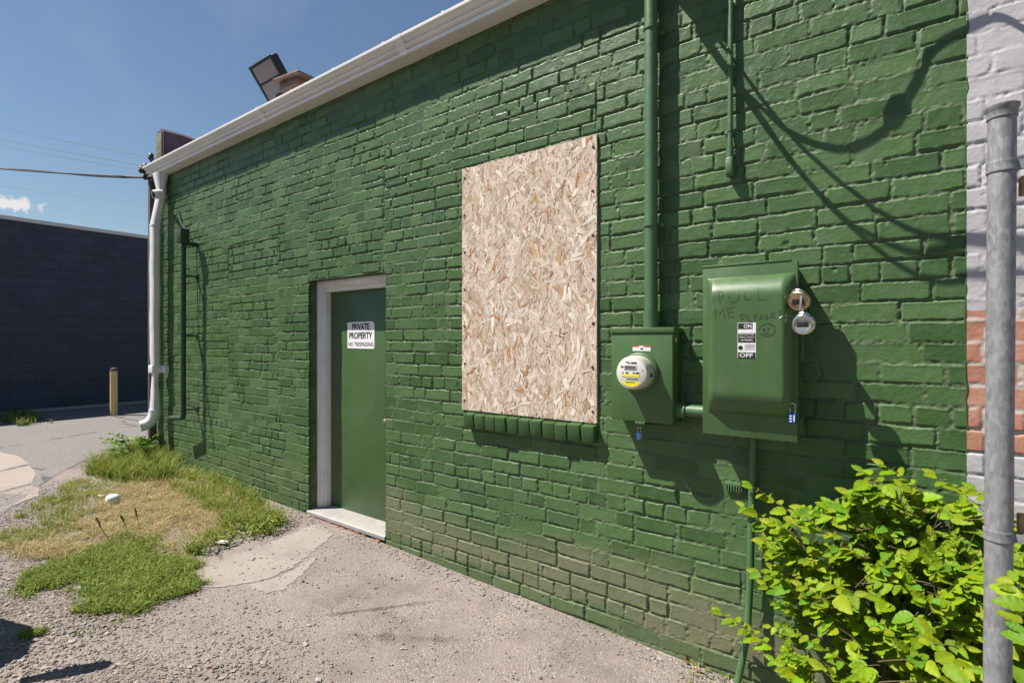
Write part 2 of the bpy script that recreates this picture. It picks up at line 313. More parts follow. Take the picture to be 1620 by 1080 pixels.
# ------------------------------------------------------------------ mesh helpers
class MB:
    def __init__(s): s.v = []; s.f = []; s.sm = []; s.col = []
    def add(s, vs, fs, smooth=False, col=None):
        o = len(s.v); s.v += [tuple(v) for v in vs]; s.f += [tuple(i+o for i in f) for f in fs]; s.sm += [smooth]*len(fs)
        if col is not None: s.col += [col]*len(vs)
        return s
    def box(s, a, b, M4=None, bev=0.0, seg=2, col=None):
        a = Vector(a); b = Vector(b); lo = Vector(map(min, a, b)); hi = Vector(map(max, a, b))
        bm = bmesh.new(); bmesh.ops.create_cube(bm, size=1)
        for v in bm.verts: v.co = Vector((lo[i]+(v.co[i]+.5)*(hi[i]-lo[i]) for i in range(3)))
        if bev: bmesh.ops.bevel(bm, geom=bm.edges[:], offset=bev, segments=seg, profile=.5, affect='EDGES')
        if M4 is not None: bmesh.ops.transform(bm, matrix=M4, verts=bm.verts)
        bm.verts.index_update(); s.add([v.co.copy() for v in bm.verts], [[v.index for v in f.verts] for f in bm.faces], False, col); bm.free(); return s
    def tube(s, pts, rad, n=12, caps=True, col=None, smooth=True, squash=None):
        pts = [Vector(p) for p in pts]; k = len(pts); rad = [rad]*k if isinstance(rad, (int, float)) else rad
        up = None; vs = []
        for i, p in enumerate(pts):
            t = (pts[min(i+1, k-1)]-pts[max(i-1, 0)]).normalized()
            if up is None: up = t.orthogonal().normalized() if abs(t.z) > .9 and abs(t.x) < .3 else (Vector((0, 0, 1))-t*t.z).normalized()
            else: up = (up-t*up.dot(t)).normalized()
            r = t.cross(up)
            for j in range(n):
                a = 2*math.pi*j/n; vs.append(p+(r*math.cos(a)*(squash or 1)+up*math.sin(a))*rad[i])
        fs = [(i*n+j, i*n+(j+1) % n, (i+1)*n+(j+1) % n, (i+1)*n+j) for i in range(k-1) for j in range(n)]
        s.add(vs, fs, smooth, col)
        if caps:
            o = len(s.v)-len(vs); s.f += [tuple(o+j for j in reversed(range(n))), tuple(o+(k-1)*n+j for j in range(n))]; s.sm += [False]*2
        return s
    def lathe(s, prof, M4, n=32, smooth=True, col=None):     # prof: (radius, height) along local z
        vs = []; k = len(prof)
        for r, h in prof:
            for j in range(n): a = 2*math.pi*j/n; vs.append(M4 @ Vector((r*math.cos(a), r*math.sin(a), h)))
        fs = [(i*n+j, i*n+(j+1) % n, (i+1)*n+(j+1) % n, (i+1)*n+j) for i in range(k-1) for j in range(n)]
        fs += [tuple(reversed(range(n))), tuple((k-1)*n+j for j in range(n))]
        return s.add(vs, fs, smooth, col)
    def prism(s, poly, x0, x1, axis='x'):                    # closed (y,z) outline swept along x
        n = len(poly); vs = [Vector((x0, y, z)) for y, z in poly]+[Vector((x1, y, z)) for y, z in poly]
        fs = [(i, (i+1) % n, n+(i+1) % n, n+i) for i in range(n)]+[tuple(reversed(range(n))), tuple(range(n, 2*n))]
        return s.add(vs, fs)
    def build(s, name, m, parent=None, local=True):
        me = bpy.data.meshes.new(name); me.from_pydata(s.v, [], s.f)
        me.polygons.foreach_set('use_smooth', s.sm)
        if s.col:
            a = me.attributes.new('tint', 'FLOAT_COLOR', 'POINT'); a.data.foreach_set('color', np.array([(*c, 1) for c in s.col], 'f').ravel())
        bm = bmesh.new(); bm.from_mesh(me); bmesh.ops.recalc_face_normals(bm, faces=bm.faces); bm.to_mesh(me); bm.free()
        me.set_sharp_from_angle(angle=R(42))
        return link(name, me, m, parent)
def link(name, me, m, parent=None):
    if m is not None: me.materials.append(m)
    o = bpy.data.objects.new(name, me); C.objects.link(o)
    if parent is not None:
        o.parent = parent; b = parent
        inv = Matrix.Identity(4)
        chain = []
        while b is not None: chain.append(b); b = b.parent
        for q in reversed(chain): inv = inv @ Matrix.LocRotScale(q.location, q.rotation_euler, q.scale)
        me.transform(inv.inverted())
    return o
def tag(o, label, cat, group=None, kind=None):
    if label: o['label'] = label
    if cat: o['category'] = cat
    if group: o['group'] = group
    if kind: o['kind'] = kind
    return o
def thing(name, label, cat, loc=(0, 0, 0), group=None):
    o = bpy.data.objects.new(name, None); o.empty_display_size = .1; C.objects.link(o); o.location = loc
    return tag(o, label, cat, group)
def copy_thing(o, label):
    c = o.copy(); C.objects.link(c); c['label'] = label
    for ch in list(o.children):
        d = ch.copy(); C.objects.link(d); d.parent = c
        for g2 in list(ch.children): e = g2.copy(); C.objects.link(e); e.parent = d
    return c
def face_frame(o, right, up):             # matrix with local x = right, y = up, z = out of the face
    right = Vector(right).normalized(); out = right.cross(Vector(up)).normalized(); up = out.cross(right)
    m = Matrix((right, up, out)).transposed().to_4x4(); m.translation = Vector(o); return m
WALLF = lambda x, z, p: face_frame((x, -p, z), (1, 0, 0), (0, 0, 1))
def text(name, s, M4, h, w, m, parent, bold=.0, depth=.0004):
    cu_ = bpy.data.curves.new('t', 'FONT'); cu_.body = s; cu_.size = 1; cu_.extrude = 0; cu_.offset = bold; cu_.resolution_u = 3
    o = bpy.data.objects.new('t', cu_); C.objects.link(o); bpy.context.view_layer.update()
    me = bpy.data.meshes.new_from_object(o.evaluated_get(bpy.context.evaluated_depsgraph_get())); bpy.data.objects.remove(o); me.name = name
    co = np.empty(len(me.vertices)*3); me.vertices.foreach_get('co', co); co = co.reshape(-1, 3)
    lo, hi = co.min(0), co.max(0); co[:, 0] = (co[:, 0]-(lo[0]+hi[0])/2)*w/(hi[0]-lo[0]); co[:, 1] = (co[:, 1]-(lo[1]+hi[1])/2)*h/(hi[1]-lo[1]); co[:, 2] = depth
    me.vertices.foreach_set('co', co.ravel()); me.transform(M4); me.update()
    return link(name, me, m, parent)
def arc(p0, p1, p2, n=6):                 # quadratic bend
    p0, p1, p2 = Vector(p0), Vector(p1), Vector(p2)
    return [(1-t)**2*p0+2*t*(1-t)*p1+t*t*p2 for t in [i/n for i in range(n+1)]]

def inpoly(x, y, P):
    c = False; j = len(P)-1
    for i in range(len(P)):
        if (P[i][1] > y) != (P[j][1] > y) and x < (P[j][0]-P[i][0])*(y-P[i][1])/(P[j][1]-P[i][1])+P[i][0]: c = not c
        j = i
    return c
def blades(name, poly, n, hgt, wid, cols, lean=.5, label=None, cat='grass', clump=0, rand=0.25, dens=None, lift=0, edge=.30):
    P = [G(*p) for p in poly]; pl = [(p.x, p.y) for p in P]; xs = [p[0] for p in pl]; ys = [p[1] for p in pl]
    V = []; Fc = []; Cc = []; cl_ = None
    if clump: cl_ = []
    tries = 0
    while len(Fc) < 3*n and tries < n*60:
        tries += 1
        if clump and cl_ and random.random() < .93:
            q_ = random.choice(cl_); x, y = random.gauss(q_[0], q_[2]), random.gauss(q_[1], q_[2])
        else:
            x, y = random.uniform(min(xs), max(xs)), random.uniform(min(ys), max(ys))
            if clump and inpoly(x, y, pl) and len(cl_) < clump: cl_.append((x, y, random.uniform(.02, .06)))
        e_ = edge
        if not inpoly(x+e_*float(vn(x, y, 6, 41)+.5*vn(x, y, 17, 43)), y+e_*float(vn(x, y, 6, 42)+.5*vn(x, y, 17, 44)), pl): continue
        if y > -.012: continue
        if dens and random.random() > dens(x, y): continue
        h_ = random.uniform(*hgt)*random.uniform(.6, 1.1); a = random.uniform(0, 6.283); ln = lean*random.uniform(.2, 1.2)*h_
        w_ = wid*random.uniform(.6, 1.3); ca, sa = math.cos(a), math.sin(a); b_ = random.uniform(0, 6.283); cb_, sb_ = math.cos(b_)*w_, math.sin(b_)*w_
        z = float(g(x))+lift; c = random.choice(cols); k = random.uniform(1-rand, 1+rand); c = tuple(q_*k for q_ in c)
        o = len(V)
        for t, wf in ((0, 1), (.45, .85), (.8, .5)):
            cx_, cy_, cz_ = x+ca*ln*t*t, y+sa*ln*t*t, z+h_*(t-.25*lean*t*t)
            V += [(cx_-cb_*wf, cy_-sb_*wf, cz_), (cx_+cb_*wf, cy_+sb_*wf, cz_)]
        V.append((x+ca*ln, y+sa*ln, z+h_*(1-.25*lean))); Cc += [c]*7
        Fc += [(o, o+1, o+3, o+2), (o+2, o+3, o+5, o+4), (o+4, o+5, o+6)]
    me = bpy.data.meshes.new(name); me.from_pydata(V, [], Fc)
    a_ = me.attributes.new('tint', 'FLOAT_COLOR', 'POINT'); a_.data.foreach_set('color', np.array([(*c, 1) for c in Cc], 'f').ravel())
    o = link(name, me, M['grass'])
    return tag(o, label, cat, kind='stuff')
# ------------------------------------------------------------------ brick walls as relief
CH = 0.0875
def relief(X, Z, zones, seed, dirtf=None, Lm=.235, wob=1.0):
    XX, ZZ = np.meshgrid(X, Z)
    zone = np.zeros(XX.shape, int)
    for k, (x0, x1, z0, z1, _, _) in enumerate(zones): zone[(XX > x0) & (XX < x1) & (ZZ > z0) & (ZZ < z1)] = k+1
    h = np.zeros(XX.shape); mort = np.zeros(XX.shape); rndv = np.zeros(XX.shape)
    jx = fbm(XX, ZZ, 9, seed, 3)*.008*wob; jz = fbm(XX, ZZ, 7, seed+50, 3)*.0045*wob+vn(XX, ZZ, .7, seed+3)*.014*wob
    for k in range(len(zones)+1):
        msk = zone == k
        if not msk.any(): continue
        ph, s2 = (0, seed) if k == 0 else zones[k-1][4:6]
        rg = np.random.default_rng(s2+11)
        x = XX[msk]+jx[msk]; zz = (ZZ[msk]+jz[msk]-H)/CH+ph
        row = np.floor(zz).astype(int); fz = (zz-row)*CH
        dz = np.minimum(fz, CH-fz)
        dx = np.zeros_like(x); bid = np.zeros_like(x); uc = np.zeros_like(x)
        for r_ in np.unique(row):
            i = row == r_; hd = (r_ % 7 == 3)
            wds = (Lm*.5 if hd else Lm)*(1+rg.uniform(-.06, .06, 160)); sh = rg.random(160) < (.0 if hd else .10); wds[sh] *= .5
            e = X[0]-.4-rg.random()*.02-(.5*Lm if r_ % 2 else 0)+np.concatenate([[0], np.cumsum(wds)])
            j = np.clip(np.searchsorted(e, x[i])-1, 0, 159)
            dx[i] = np.minimum(x[i]-e[j], e[j+1]-x[i]); uc[i] = (x[i]-e[j])/(e[j+1]-e[j])-.5
            bid[i] = (r_*977+j*131) % 4096
        if k > 0:
            x0, x1 = zones[k-1][:2]; dx = np.minimum(dx, np.minimum(XX[msk]-x0, x1-XX[msk])-.001)
        bid = bid.astype(int); tab = rg.random((4096, 5))
        t = tab[bid]
        jw = .0038+.003*t[:, 0]                       # half joint
        dx2 = dx-jw*1.2; dz2 = dz-jw+(uc*(t[:, 3]-.5)*np.where(fz > CH/2, 1, -1)*.007+(t[:, 1]-.62)*.003)
        rc = .0045
        qx = np.maximum(rc-dx2, 0); qz = np.maximum(rc-dz2, 0)
        d = rc-np.sqrt(qx*qx+qz*qz)                    # rounded distance inside the brick
        d = np.where((dx2 > rc) & (dz2 > rc), np.minimum(dx2, dz2), d)
        en = fbm(XX[msk], ZZ[msk], 38, seed+80, 3)*.0048
        s_ = np.clip((d+en)/.0030, 0, 1); s_ = s_*s_*(3-2*s_)
        dep = (.0072+.0045*t[:, 1])*(1.45 if k > 0 else 1.0)*np.clip(1.0+(-3.3-x)*.22, 1.0, 1.35)
        fill = np.clip(.55+1.6*vn(XX[msk], ZZ[msk], 5, seed+120)-.9*(t[:, 4] > .86), .12, 1)   # how far joints are raked or filled with paint
        fill = np.where(dx2 < 0, np.clip(fill, .15, 1), fill)
        bh = (t[:, 2]-.5)*.0045+uc*(t[:, 3]-.5)*.005+((fz/CH)-.5)*(t[:, 4]-.5)*.004
        lip = np.exp(-((CH-fz-jw-.004)/.0035)**2)*.0016*(.4+t[:, 0])
        h[msk] = s_*lip+s_*bh+(s_-1)*(dep*fill+fbm(XX[msk], ZZ[msk], 60, seed+140, 2)*.006)
        mort[msk] = (1-s_); rndv[msk] = t[:, 3]
    h += fbm(XX, ZZ, 26, seed+7, 4)*.0015+fbm(XX, ZZ, 2.2, seed+9, 2)*.004
    spots = np.clip(vn(XX, ZZ, 16, seed+33)-.455, 0, 1)*30; h -= np.clip(spots, 0, 1)*.006
    drips = np.clip(fbm(XX, ZZ*.5, 60, seed+61, 2)-.52, 0, 1)*.008; h += drips
    B = np.zeros(XX.shape) if dirtf is None else dirtf(XX, ZZ)
    return XX, ZZ, h, np.stack([mort, rndv, np.clip(B, 0, 1), np.ones(XX.shape)], -1)
def relief_mesh(name, X, Z, data, hole, m, parent, depth=.22):
    XX, ZZ, h, col = data; nz, nx = XX.shape
    co = np.stack([XX, -h, ZZ], -1).reshape(-1, 3)
    idx = np.arange(nx*nz).reshape(nz, nx)
    q = np.stack([idx[:-1, :-1], idx[:-1, 1:], idx[1:, 1:], idx[1:, :-1]], -1)
    keep = np.ones((nz-1, nx-1), bool)
    extra = []; ev = []; ec = []
    if hole:
        x0, x1, z0, z1 = hole; xm = (X[:-1]+X[1:])/2; zm = (Z[:-1]+Z[1:])/2
        keep &= ~(((xm > x0) & (xm < x1))[None, :] & ((zm > z0) & (zm < z1))[:, None])
        i0, i1 = np.argmin(abs(X-x0)), np.argmin(abs(X-x1)); j0, j1 = np.argmin(abs(Z-z0)), np.argmin(abs(Z-z1))
        base = nx*nz
        for line in (idx[j0:j1+1, i0], idx[j0:j1+1, i1][::-1], idx[j1, i0:i1+1]):
            n = len(line); a = co[line].copy(); a[:, 1] = depth
            mid = co[line].copy(); mid[:, 1] = mid[:, 1]*.5+depth*.25
            st = base+len(ev)
            ev += list(mid)+list(a); ec += list(col.reshape(-1, 4)[line])*2
            for i in range(n-1):
                extra.append((line[i], line[i+1], st+i+1, st+i)); extra.append((st+i, st+i+1, st+n+i+1, st+n+i))
    q = q[keep].reshape(-1, 4)
    if extra: co = np.vstack([co, np.array(ev)]); q = np.vstack([q, np.array(extra)]); cc = np.vstack([col.reshape(-1, 4), np.array(ec)])
    else: cc = col.reshape(-1, 4)
    me = bpy.data.meshes.new(name); me.vertices.add(len(co)); me.vertices.foreach_set('co', co.ravel())
    me.loops.add(q.size); me.polygons.add(len(q)); me.loops.foreach_set('vertex_index', q.ravel().astype('i'))
    me.polygons.foreach_set('loop_start', np.arange(0, q.size, 4, dtype='i')); me.polygons.foreach_set('loop_total', np.full(len(q), 4, 'i'))
    me.polygons.foreach_set('use_smooth', np.ones(len(q), bool)); me.update(calc_edges=True)
    a = me.attributes.new('mask', 'FLOAT_COLOR', 'POINT'); a.data.foreach_set('color', cc.astype('f').ravel())
    return link(name, me, m, parent)

XL, XR = -7.83, W(1529, 540).x
DX0, DX1, DZ0, DZ1 = W(488, 540).x, W(610, 540).x, .02, 2.25
ZSOF = H+.773*D
def spaced(lo, hi, f):
    o = [lo]
    while o[-1] < hi: o.append(o[-1]+f(o[-1]))
    o[-1] = hi; return np.array(o)
X = np.concatenate([spaced(XL, DX0, lambda x: .0095), spaced(DX0, DX1, lambda x: .008)[1:], spaced(DX1, XR, lambda x: .0060 if x < -2 else .0042)[1:]])
Z = np.concatenate([np.linspace(-.18, DZ0, 40), spaced(DZ0, DZ1, lambda z: .0044)[1:], spaced(DZ1, ZSOF, lambda z: .0046)[1:]])
zones = [(W(361, 540).x, W(440, 540).x, H-.80, H+1.02, .37, 900), (W(487, 540).x, W(608, 540).x, 2.252, H+1.30, .62, 901),
         (W(608, 540).x, W(944, 540).x, 2.92, H+1.52, .25, 905)]
def dirt(XX, ZZ):
    hgt = ZZ-g(XX)
    a = np.clip((.50-hgt+fbm(XX, ZZ, 1.6, 5, 3)*.20)/.20, 0, 1)*np.clip((XX+4.6)/1.5, .25, 1)
    b = np.clip((hgt-.085-fbm(XX, ZZ, 2.5, 15, 2)*.07)/.03, 0, 1)         # freshly painted lowest band
    return a*(.38+.62*b)+np.clip(fbm(XX, ZZ, 1.3, 25, 4)-.25, 0, 1)*.25

green = thing('brick_building', 'long single storey brick building painted green all over, with a white gutter and boarded window', 'building', (-3.8, 0, 0))
relief_mesh('front_wall', X, Z, relief(X, Z, zones, 20, dirt), (DX0, DX1, DZ0, DZ1), M['brick'], green)
# body of the building behind the front
b = MB(); b.box((XL, .03, -.2), (XL+.22, 9, ZSOF+.02)); b.box((XL+.22, 8.78, -.2), (XR, 9, ZSOF-.02)); b.build('side_wall', M['brick'], green)
MB().box((XL+.22, .02, ZSOF+.03), (XR, 8.9, ZSOF+.14)).build('roof', M['roof'], green)
# side parapet: weathered end, plum inner face
px0, px1 = W(248, 300).x, W(258.5, 300).x; pz = H+1.0*D
bm_ = MB()
pts = []
for (yy) in np.linspace(.0, 8.9, 40):
    j = float(vn(yy, 0, 3, 4))*.03
    for x, z in ((px0, ZSOF+.02), (px0, pz-.05+j), (px0+.025, pz+j), (px1-.05, pz+.012+j), (px1, pz-.03+j), (px1, ZSOF+.15)): pts.append((x, yy, z))
fs = [(i*6+j, i*6+j+1, i*6+7+j, i*6+6+j) for i in range(39) for j in range(5)]+[(0, 1, 2, 3, 4, 5)]
bm_.add(pts, fs).build('parapet', M['purple'], green)
MB().box((px0-.004, -.012, ZSOF+.1), (px1-.03, -.002, pz-.03), bev=.004).build('parapet_end', M['moss'], green)['label'] = 'mossy green painted brick end of the side parapet'
# rowlock sill under the boarded window
sb = MB(); sx0, sx1 = W(734, 540, .05).x, W(941, 540, .05).x; nb = 11; zt = H-.485
for i in range(nb):
    a = sx0+(sx1-sx0)*i/nb+.003; c = sx0+(sx1-sx0)*(i+1)/nb-.003; dz = random.uniform(-.006, .004); dp = random.uniform(-.007, .005)
    Mr = Matrix.Translation((0, -.03, zt)) @ Matrix.Rotation(R(random.uniform(6, 10)), 4, 'X') @ Matrix.Translation((0, .03, -zt))
    sb.box((a, -.062+dp, zt-.105+dz), (c, .03, zt-.004+dz), Mr, bev=.008, seg=2)
sb.box((sx0+.01, -.03, zt-.10), (sx1-.01, .02, zt-.008))
sill = sb.build('window_sill', M['brick'], green)
# door in its recess
QF, QD = -.083, -.19
dl = MB().box((W(523.7, 540, QD).x-.02, -QD, .15), (DX1-.03, -QD+.045, 2.155), bev=.002)
door = dl.build('door', M['door'], green)
fr = MB(); jx = W(523.7, 540, QD).x
fr.box((DX0+.002, .083, .148), (DX0+.03, .205, 2.248), bev=.004); fr.box((DX0+.03, .095, .148), (DX0+.046, .205, 2.22), bev=.004); fr.box((DX0+.046, .125, .148), (jx+.0, .205, 2.2), bev=.003)
fr.box((DX0+.03, .083, 2.205), (DX1-.002, .205, 2.247), bev=.004); fr.box((DX0+.046, .10, 2.185), (DX1-.03, .205, 2.205), bev=.003); fr.box((jx, .128, 2.15), (DX1-.03, .188, 2.185), bev=.003)
fr.box((DX1-.03, .083, .148), (DX1-.002, .205, 2.203), bev=.004)
fr.build('door_frame', M['whitep'], door)
th = MB(); th.prism([(-.012, .102), (-.012, .128), (-.004, .135), (.02, .138), (.04, .142), (.188, .1485), (.24, .1485), (.24, .10)], DX0-.012, DX1-.001)
th.build('threshold', M['sill'], door)
kn = MB(); kn.lathe([(.004, 0), (.028, .002), (.028, .008), (.012, .012), (.012, .035), (.026, .045), (.029, .06), (.02, .07), (.0, .072)], WALLF(W(608.6, 668, -.13).x, W(608.6, 668, -.13).z, QD), 20)
kn.build('door_handle', M['brown'], door)
for i in range(10):
    x = DX0+.08+i*.10+random.uniform(-.02, .02)
    rb = MB().box((x, -.02+random.uniform(-.02, .02), .055), (x+random.uniform(.05, .09), .06, .097+random.uniform(-.008, .003)), Matrix.Translation((x, 0, .08)) @ Matrix.Rotation(R(random.uniform(-6, 6)), 4, 'Z') @ Matrix.Translation((-x, 0, -.08)), bev=.01, col=(.25, .135, .10))
    rb.build('step_brick', M['tint'], green)
# the building next door: white paint, a band of bare red brick
nbld = thing('neighbouring_building', 'white painted brick building with a bare red brick band, behind the steel post', 'building', (1.5, 0, 0))
X2 = np.arange(XR, 2.6, .006); Z2 = np.arange(-.2, 4.2, .0062)
zr0, zr1 = W(1560, 716).z, W(1560, 490).z
d2 = relief(X2, Z2, [], 77, lambda a, c: np.clip((np.minimum(c-zr0, zr1-c))/.03*.5+.5, 0, 1)); d2[2][:] = d2[2]*.8+.006
relief_mesh('front_wall', X2, Z2, d2, None, M['nbrick'], nbld)
MB().box((XR+.004, .02, -.2), (2.6, 8, 4.2)).build('building_body', M['nbrick'], nbld)
# mortar seam where the two paints meet
sm = MB(); pts = [(XR+random.uniform(-.004, .005), -.003, z) for z in np.arange(-.1, 3.8, .04)]
sm.tube(pts, [.003+random.uniform(-.0015, .0015) for _ in pts], 6); sm.build('corner_seam', M['brick'], green)

# ------------------------------------------------------------------ ground, road, pavements
def gtile(xs, ys, off=0.0, rough=.004):
    XX, YY = np.meshgrid(xs, ys); near = np.clip(1-np.maximum(np.abs(XX+3.5)-4.5, 0)/3, 0, 1)
    ZZ = g(XX)+off+near*(fbm(XX, YY, 2.3, 3, 2)*rough*1.6+fbm(XX, YY, 14, 8, 3)*rough*.5)
    n, m_ = XX.shape; idx = np.arange(n*m_).reshape(n, m_)
    q = np.stack([idx[:-1, :-1], idx[:-1, 1:], idx[1:, 1:], idx[1:, :-1]], -1).reshape(-1, 4)
    return np.stack([XX, YY, ZZ], -1).reshape(-1, 3), q
gx = np.concatenate([[-600, -200, -80, -40, -25, -18], np.arange(-15, -8.01, .25), np.arange(-8, .8, .022), [1, 1.5, 2, 3, 6, 12, 30, 90, 250, 600]])
gy = np.concatenate([[-600, -200, -80, -30, -12, -6, -4, -3.2], np.arange(-2.7, .2, .022), [.25, .5, 1, 2, 4, 8, 16, 40, 120, 600]])
v, q = gtile(gx, gy)
me = bpy.data.meshes.new('ground'); me.from_pydata(v.tolist(), [], q.tolist()); me.polygons.foreach_set('use_smooth', [True]*len(q))
tag(link('ground', me, M['ground']), None, None, kind='structure')
def sheet(name, pts, off, m, side=.0):
    bm = bmesh.new(); bm.faces.new([bm.verts.new((p[0], p[1], 0)) for p in pts])
    xs = [p[0] for p in pts]; ys = [p[1] for p in pts]
    for x in np.arange(math.floor(min(xs)*4)/4, max(xs), .125 if max(xs)-min(xs) < 4 else .5): bmesh.ops.bisect_plane(bm, geom=bm.verts[:]+bm.edges[:]+bm.faces[:], plane_co=(x, 0, 0), plane_no=(1, 0, 0))
    for y in np.arange(math.floor(min(ys)*4)/4, max(ys), .125 if max(ys)-min(ys) < 4 else 2): bmesh.ops.bisect_plane(bm, geom=bm.verts[:]+bm.edges[:]+bm.faces[:], plane_co=(0, y, 0), plane_no=(0, 1, 0))
    if side:
        r_ = bmesh.ops.extrude_face_region(bm, geom=bm.faces[:])
        for vv_ in [e for e in r_['geom'] if isinstance(e, bmesh.types.BMVert)]: vv_.co.z = 1
    for vv_ in bm.verts: vv_.co.z = float(g(vv_.co.x))+(float(fbm(vv_.co.x, vv_.co.y, 2.3, 3, 2))*.0064 if abs(vv_.co.x+3.5) < 4.5 else 0)+(off if (vv_.co.z > .5 or not side) else -.03)
    bmesh.ops.recalc_face_normals(bm, faces=bm.faces)
    if not side:
        for f_ in bm.faces:
            if f_.normal.z < 0: f_.normal_flip()
    me = bpy.data.meshes.new(name); bm.to_mesh(me); bm.free()
    return tag(link(name, me, m), None, None, kind='structure')
def ragged(pxs, amp=.02, step=.08):
    P = [G(*p) for p in pxs]; out = []
    for i, a in enumerate(P):
        b_ = P[(i+1) % len(P)]; n = max(1, int((b_-a).length/step))
        for k in range(n):
            p = a.lerp(b_, k/n); out.append((p.x+random.uniform(-amp, amp), p.y+random.uniform(-amp, amp)))
    return out
e = [G(-260, 1040), G(20, 800), G(66, 765), G(110, 740), G(150, 722), G(250, 690)]
sheet('road', [(-14.86, -14), (-7.4, -14)]+[(p.x, p.y) for p in e]+[(-9.6, 2.5), (-8.6, 7), (-8.6, 30), (-14.86, 30)], .006, M['asphalt'])
# three broken slabs of an old pavement
sheet('pavement', ragged([(-120, 735), (-20, 712), (30, 722), (46, 734), (-60, 760)], .01), .008, M['walk'], .03)
sheet('pavement', ragged([(-58, 763), (47, 736), (58, 750), (52, 764), (-50, 792)], .01), .007, M['walk'], .03)
sheet('pavement', ragged([(-48, 796), (50, 767), (62, 772), (60, 784), (8, 806), (-40, 818)], .012), .006, M['walk'], .03)
sheet('concrete_pad', ragged([(298, 908), (330, 893), (400, 868), (462, 843), (492, 831), (506, 830), (528, 846), (512, 858), (480, 884), (462, 897), (425, 914), (392, 922), (345, 930), (318, 930)], .012, .03), .0035, M['pad'], .03)
sheet('concrete_pad', ragged([(390, 926), (428, 917), (466, 900), (494, 880), (500, 886), (478, 908), (446, 934), (420, 938)], .012, .03), .003, M['pad'], .03)

# unseen dark sheet behind the camera, added to cut bounce onto the wall
sheet('bounce_cut_sheet', [(-7, -42), (40, -42), (40, -3.3), (-7, -3.3)], .012, mat('bounce_cut_dark', (.05, .048, .047), .9, 0, .3, 30, .5, 120, .004, spec=.25))

# loose stones
def stones(name, n, dens, size, label=None):
    P = []; 
    while len(P) < n:
        x = rng.uniform(-7.5, .3); y = rng.uniform(-2.55, -.015)
        if rng.random() < dens(x, y): P.append((x, y))
    P = np.array(P); base = np.array([(1, 0, 0), (-1, 0, 0), (0, 1, 0), (0, -1, 0), (0, 0, 1), (0, 0, -1), (.6, .6, .55), (-.6, .6, .5), (.6, -.6, .5), (-.6, -.6, .55)])
    tri = [(0, 6, 4), (6, 2, 4), (2, 7, 4), (7, 1, 4), (1, 9, 4), (9, 3, 4), (3, 8, 4), (8, 0, 4), (0, 2, 6), (2, 1, 7), (1, 3, 9), (3, 0, 8)]
    sc = size[0]*np.exp(rng.normal(0, .45, (n, 1)))*np.array([[1, 1, 1]])*rng.uniform(.55, 1.35, (n, 3)); sc = np.minimum(sc, size[1]); sc[:, 2] *= .55
    v = base[None]*(1+rng.uniform(-.3, .3, (n, 10, 3)))*sc[:, None, :]
    a = rng.uniform(0, 6.28, n); ca, sa = np.cos(a)[:, None], np.sin(a)[:, None]
    x = v[:, :, 0]*ca-v[:, :, 1]*sa; y = v[:, :, 0]*sa+v[:, :, 1]*ca
    v = np.stack([x+P[:, :1], y+P[:, 1:], v[:, :, 2]+g(P[:, 0])[:, None]+.003], -1)
    f = (np.arange(n)[:, None, None]*10+np.array(tri)[None]).reshape(-1, 3)
    me = bpy.data.meshes.new(name); me.from_pydata(v.reshape(-1, 3).tolist(), [], f.tolist())
    k = rng.random((n, 1)); colr = np.array([[.12, .105, .098]])*(1-k)+np.array([[.36, .32, .29]])*k
    wrm = rng.random(n) < .08; colr[wrm] = (.25, .17, .125)
    a_ = me.attributes.new('tint', 'FLOAT_COLOR', 'POINT'); a_.data.foreach_set('color', np.repeat(np.hstack([colr, np.ones((n, 1))]), 10, 0).astype('f').ravel())
    return tag(link(name, me, M['tint']), None, None, kind='stuff')
def gdens(x, y):
    loose = np.clip((-1.0-y)*1.1, 0, 1)*np.clip((-1.4-x)*.7, .06, 1)
    return max(loose, .05, .35*(y > -.16))*(.35+1.3*(vn(x, y, 3.2, 71)+.5))*(1 if x > -5.6 or y < -.9 else .3)
tag(stones('gravel', 34000, gdens, (.0050, .02)), 'loose grey gravel chips scattered over the worn asphalt', 'gravel')

# ------------------------------------------------------------------ navy block building across the alley
bx = -5.43*D
blue = thing('block_building', 'low navy blue concrete block building in shade across the alley', 'building', (bx-3, 4, .1))
MB().box((bx-7, -9, -.1), (bx, 24, H+.925*D)).build('wall', M['block'], blue)
rl = MB(); rl.box((bx-7.03, -9.03, H+.926*D), (bx+.05, 24.03, H+.957*D), bev=.01)
rl.build('roof_edge', M['flash'], blue)
fb = MB(); fb.box((bx, -9, .0), (bx+.16, 24, .235), bev=.03); fb.build('footing', M['walk'], blue)

# bollard
blades('verge_weeds', [(-60, 682), (-60, 660), (60, 652), (160, 648), (232, 640), (232, 648), (150, 664), (40, 674)], 2200, (.05, .22), .008, [(.14, .2, .04), (.2, .24, .07), (.3, .27, .12)], .8, 'straggly weeds along the foot of the navy wall', 'weeds', 60)
bp = G(180, 657); bol = thing('bollard', 'single cream yellow steel bollard standing in front of the navy wall', 'bollard', bp)
MB().tube([bp+Vector((0, 0, -.1)), bp+Vector((0, 0, .93))], .064, 24).build('post', M['bollard'], bol)
MB().lathe([(.067, .91), (.067, .935), (.055, .962), (.03, .978), (0, .983)], Matrix.Translation(bp), 24).build('cap', M['wood'], bol)

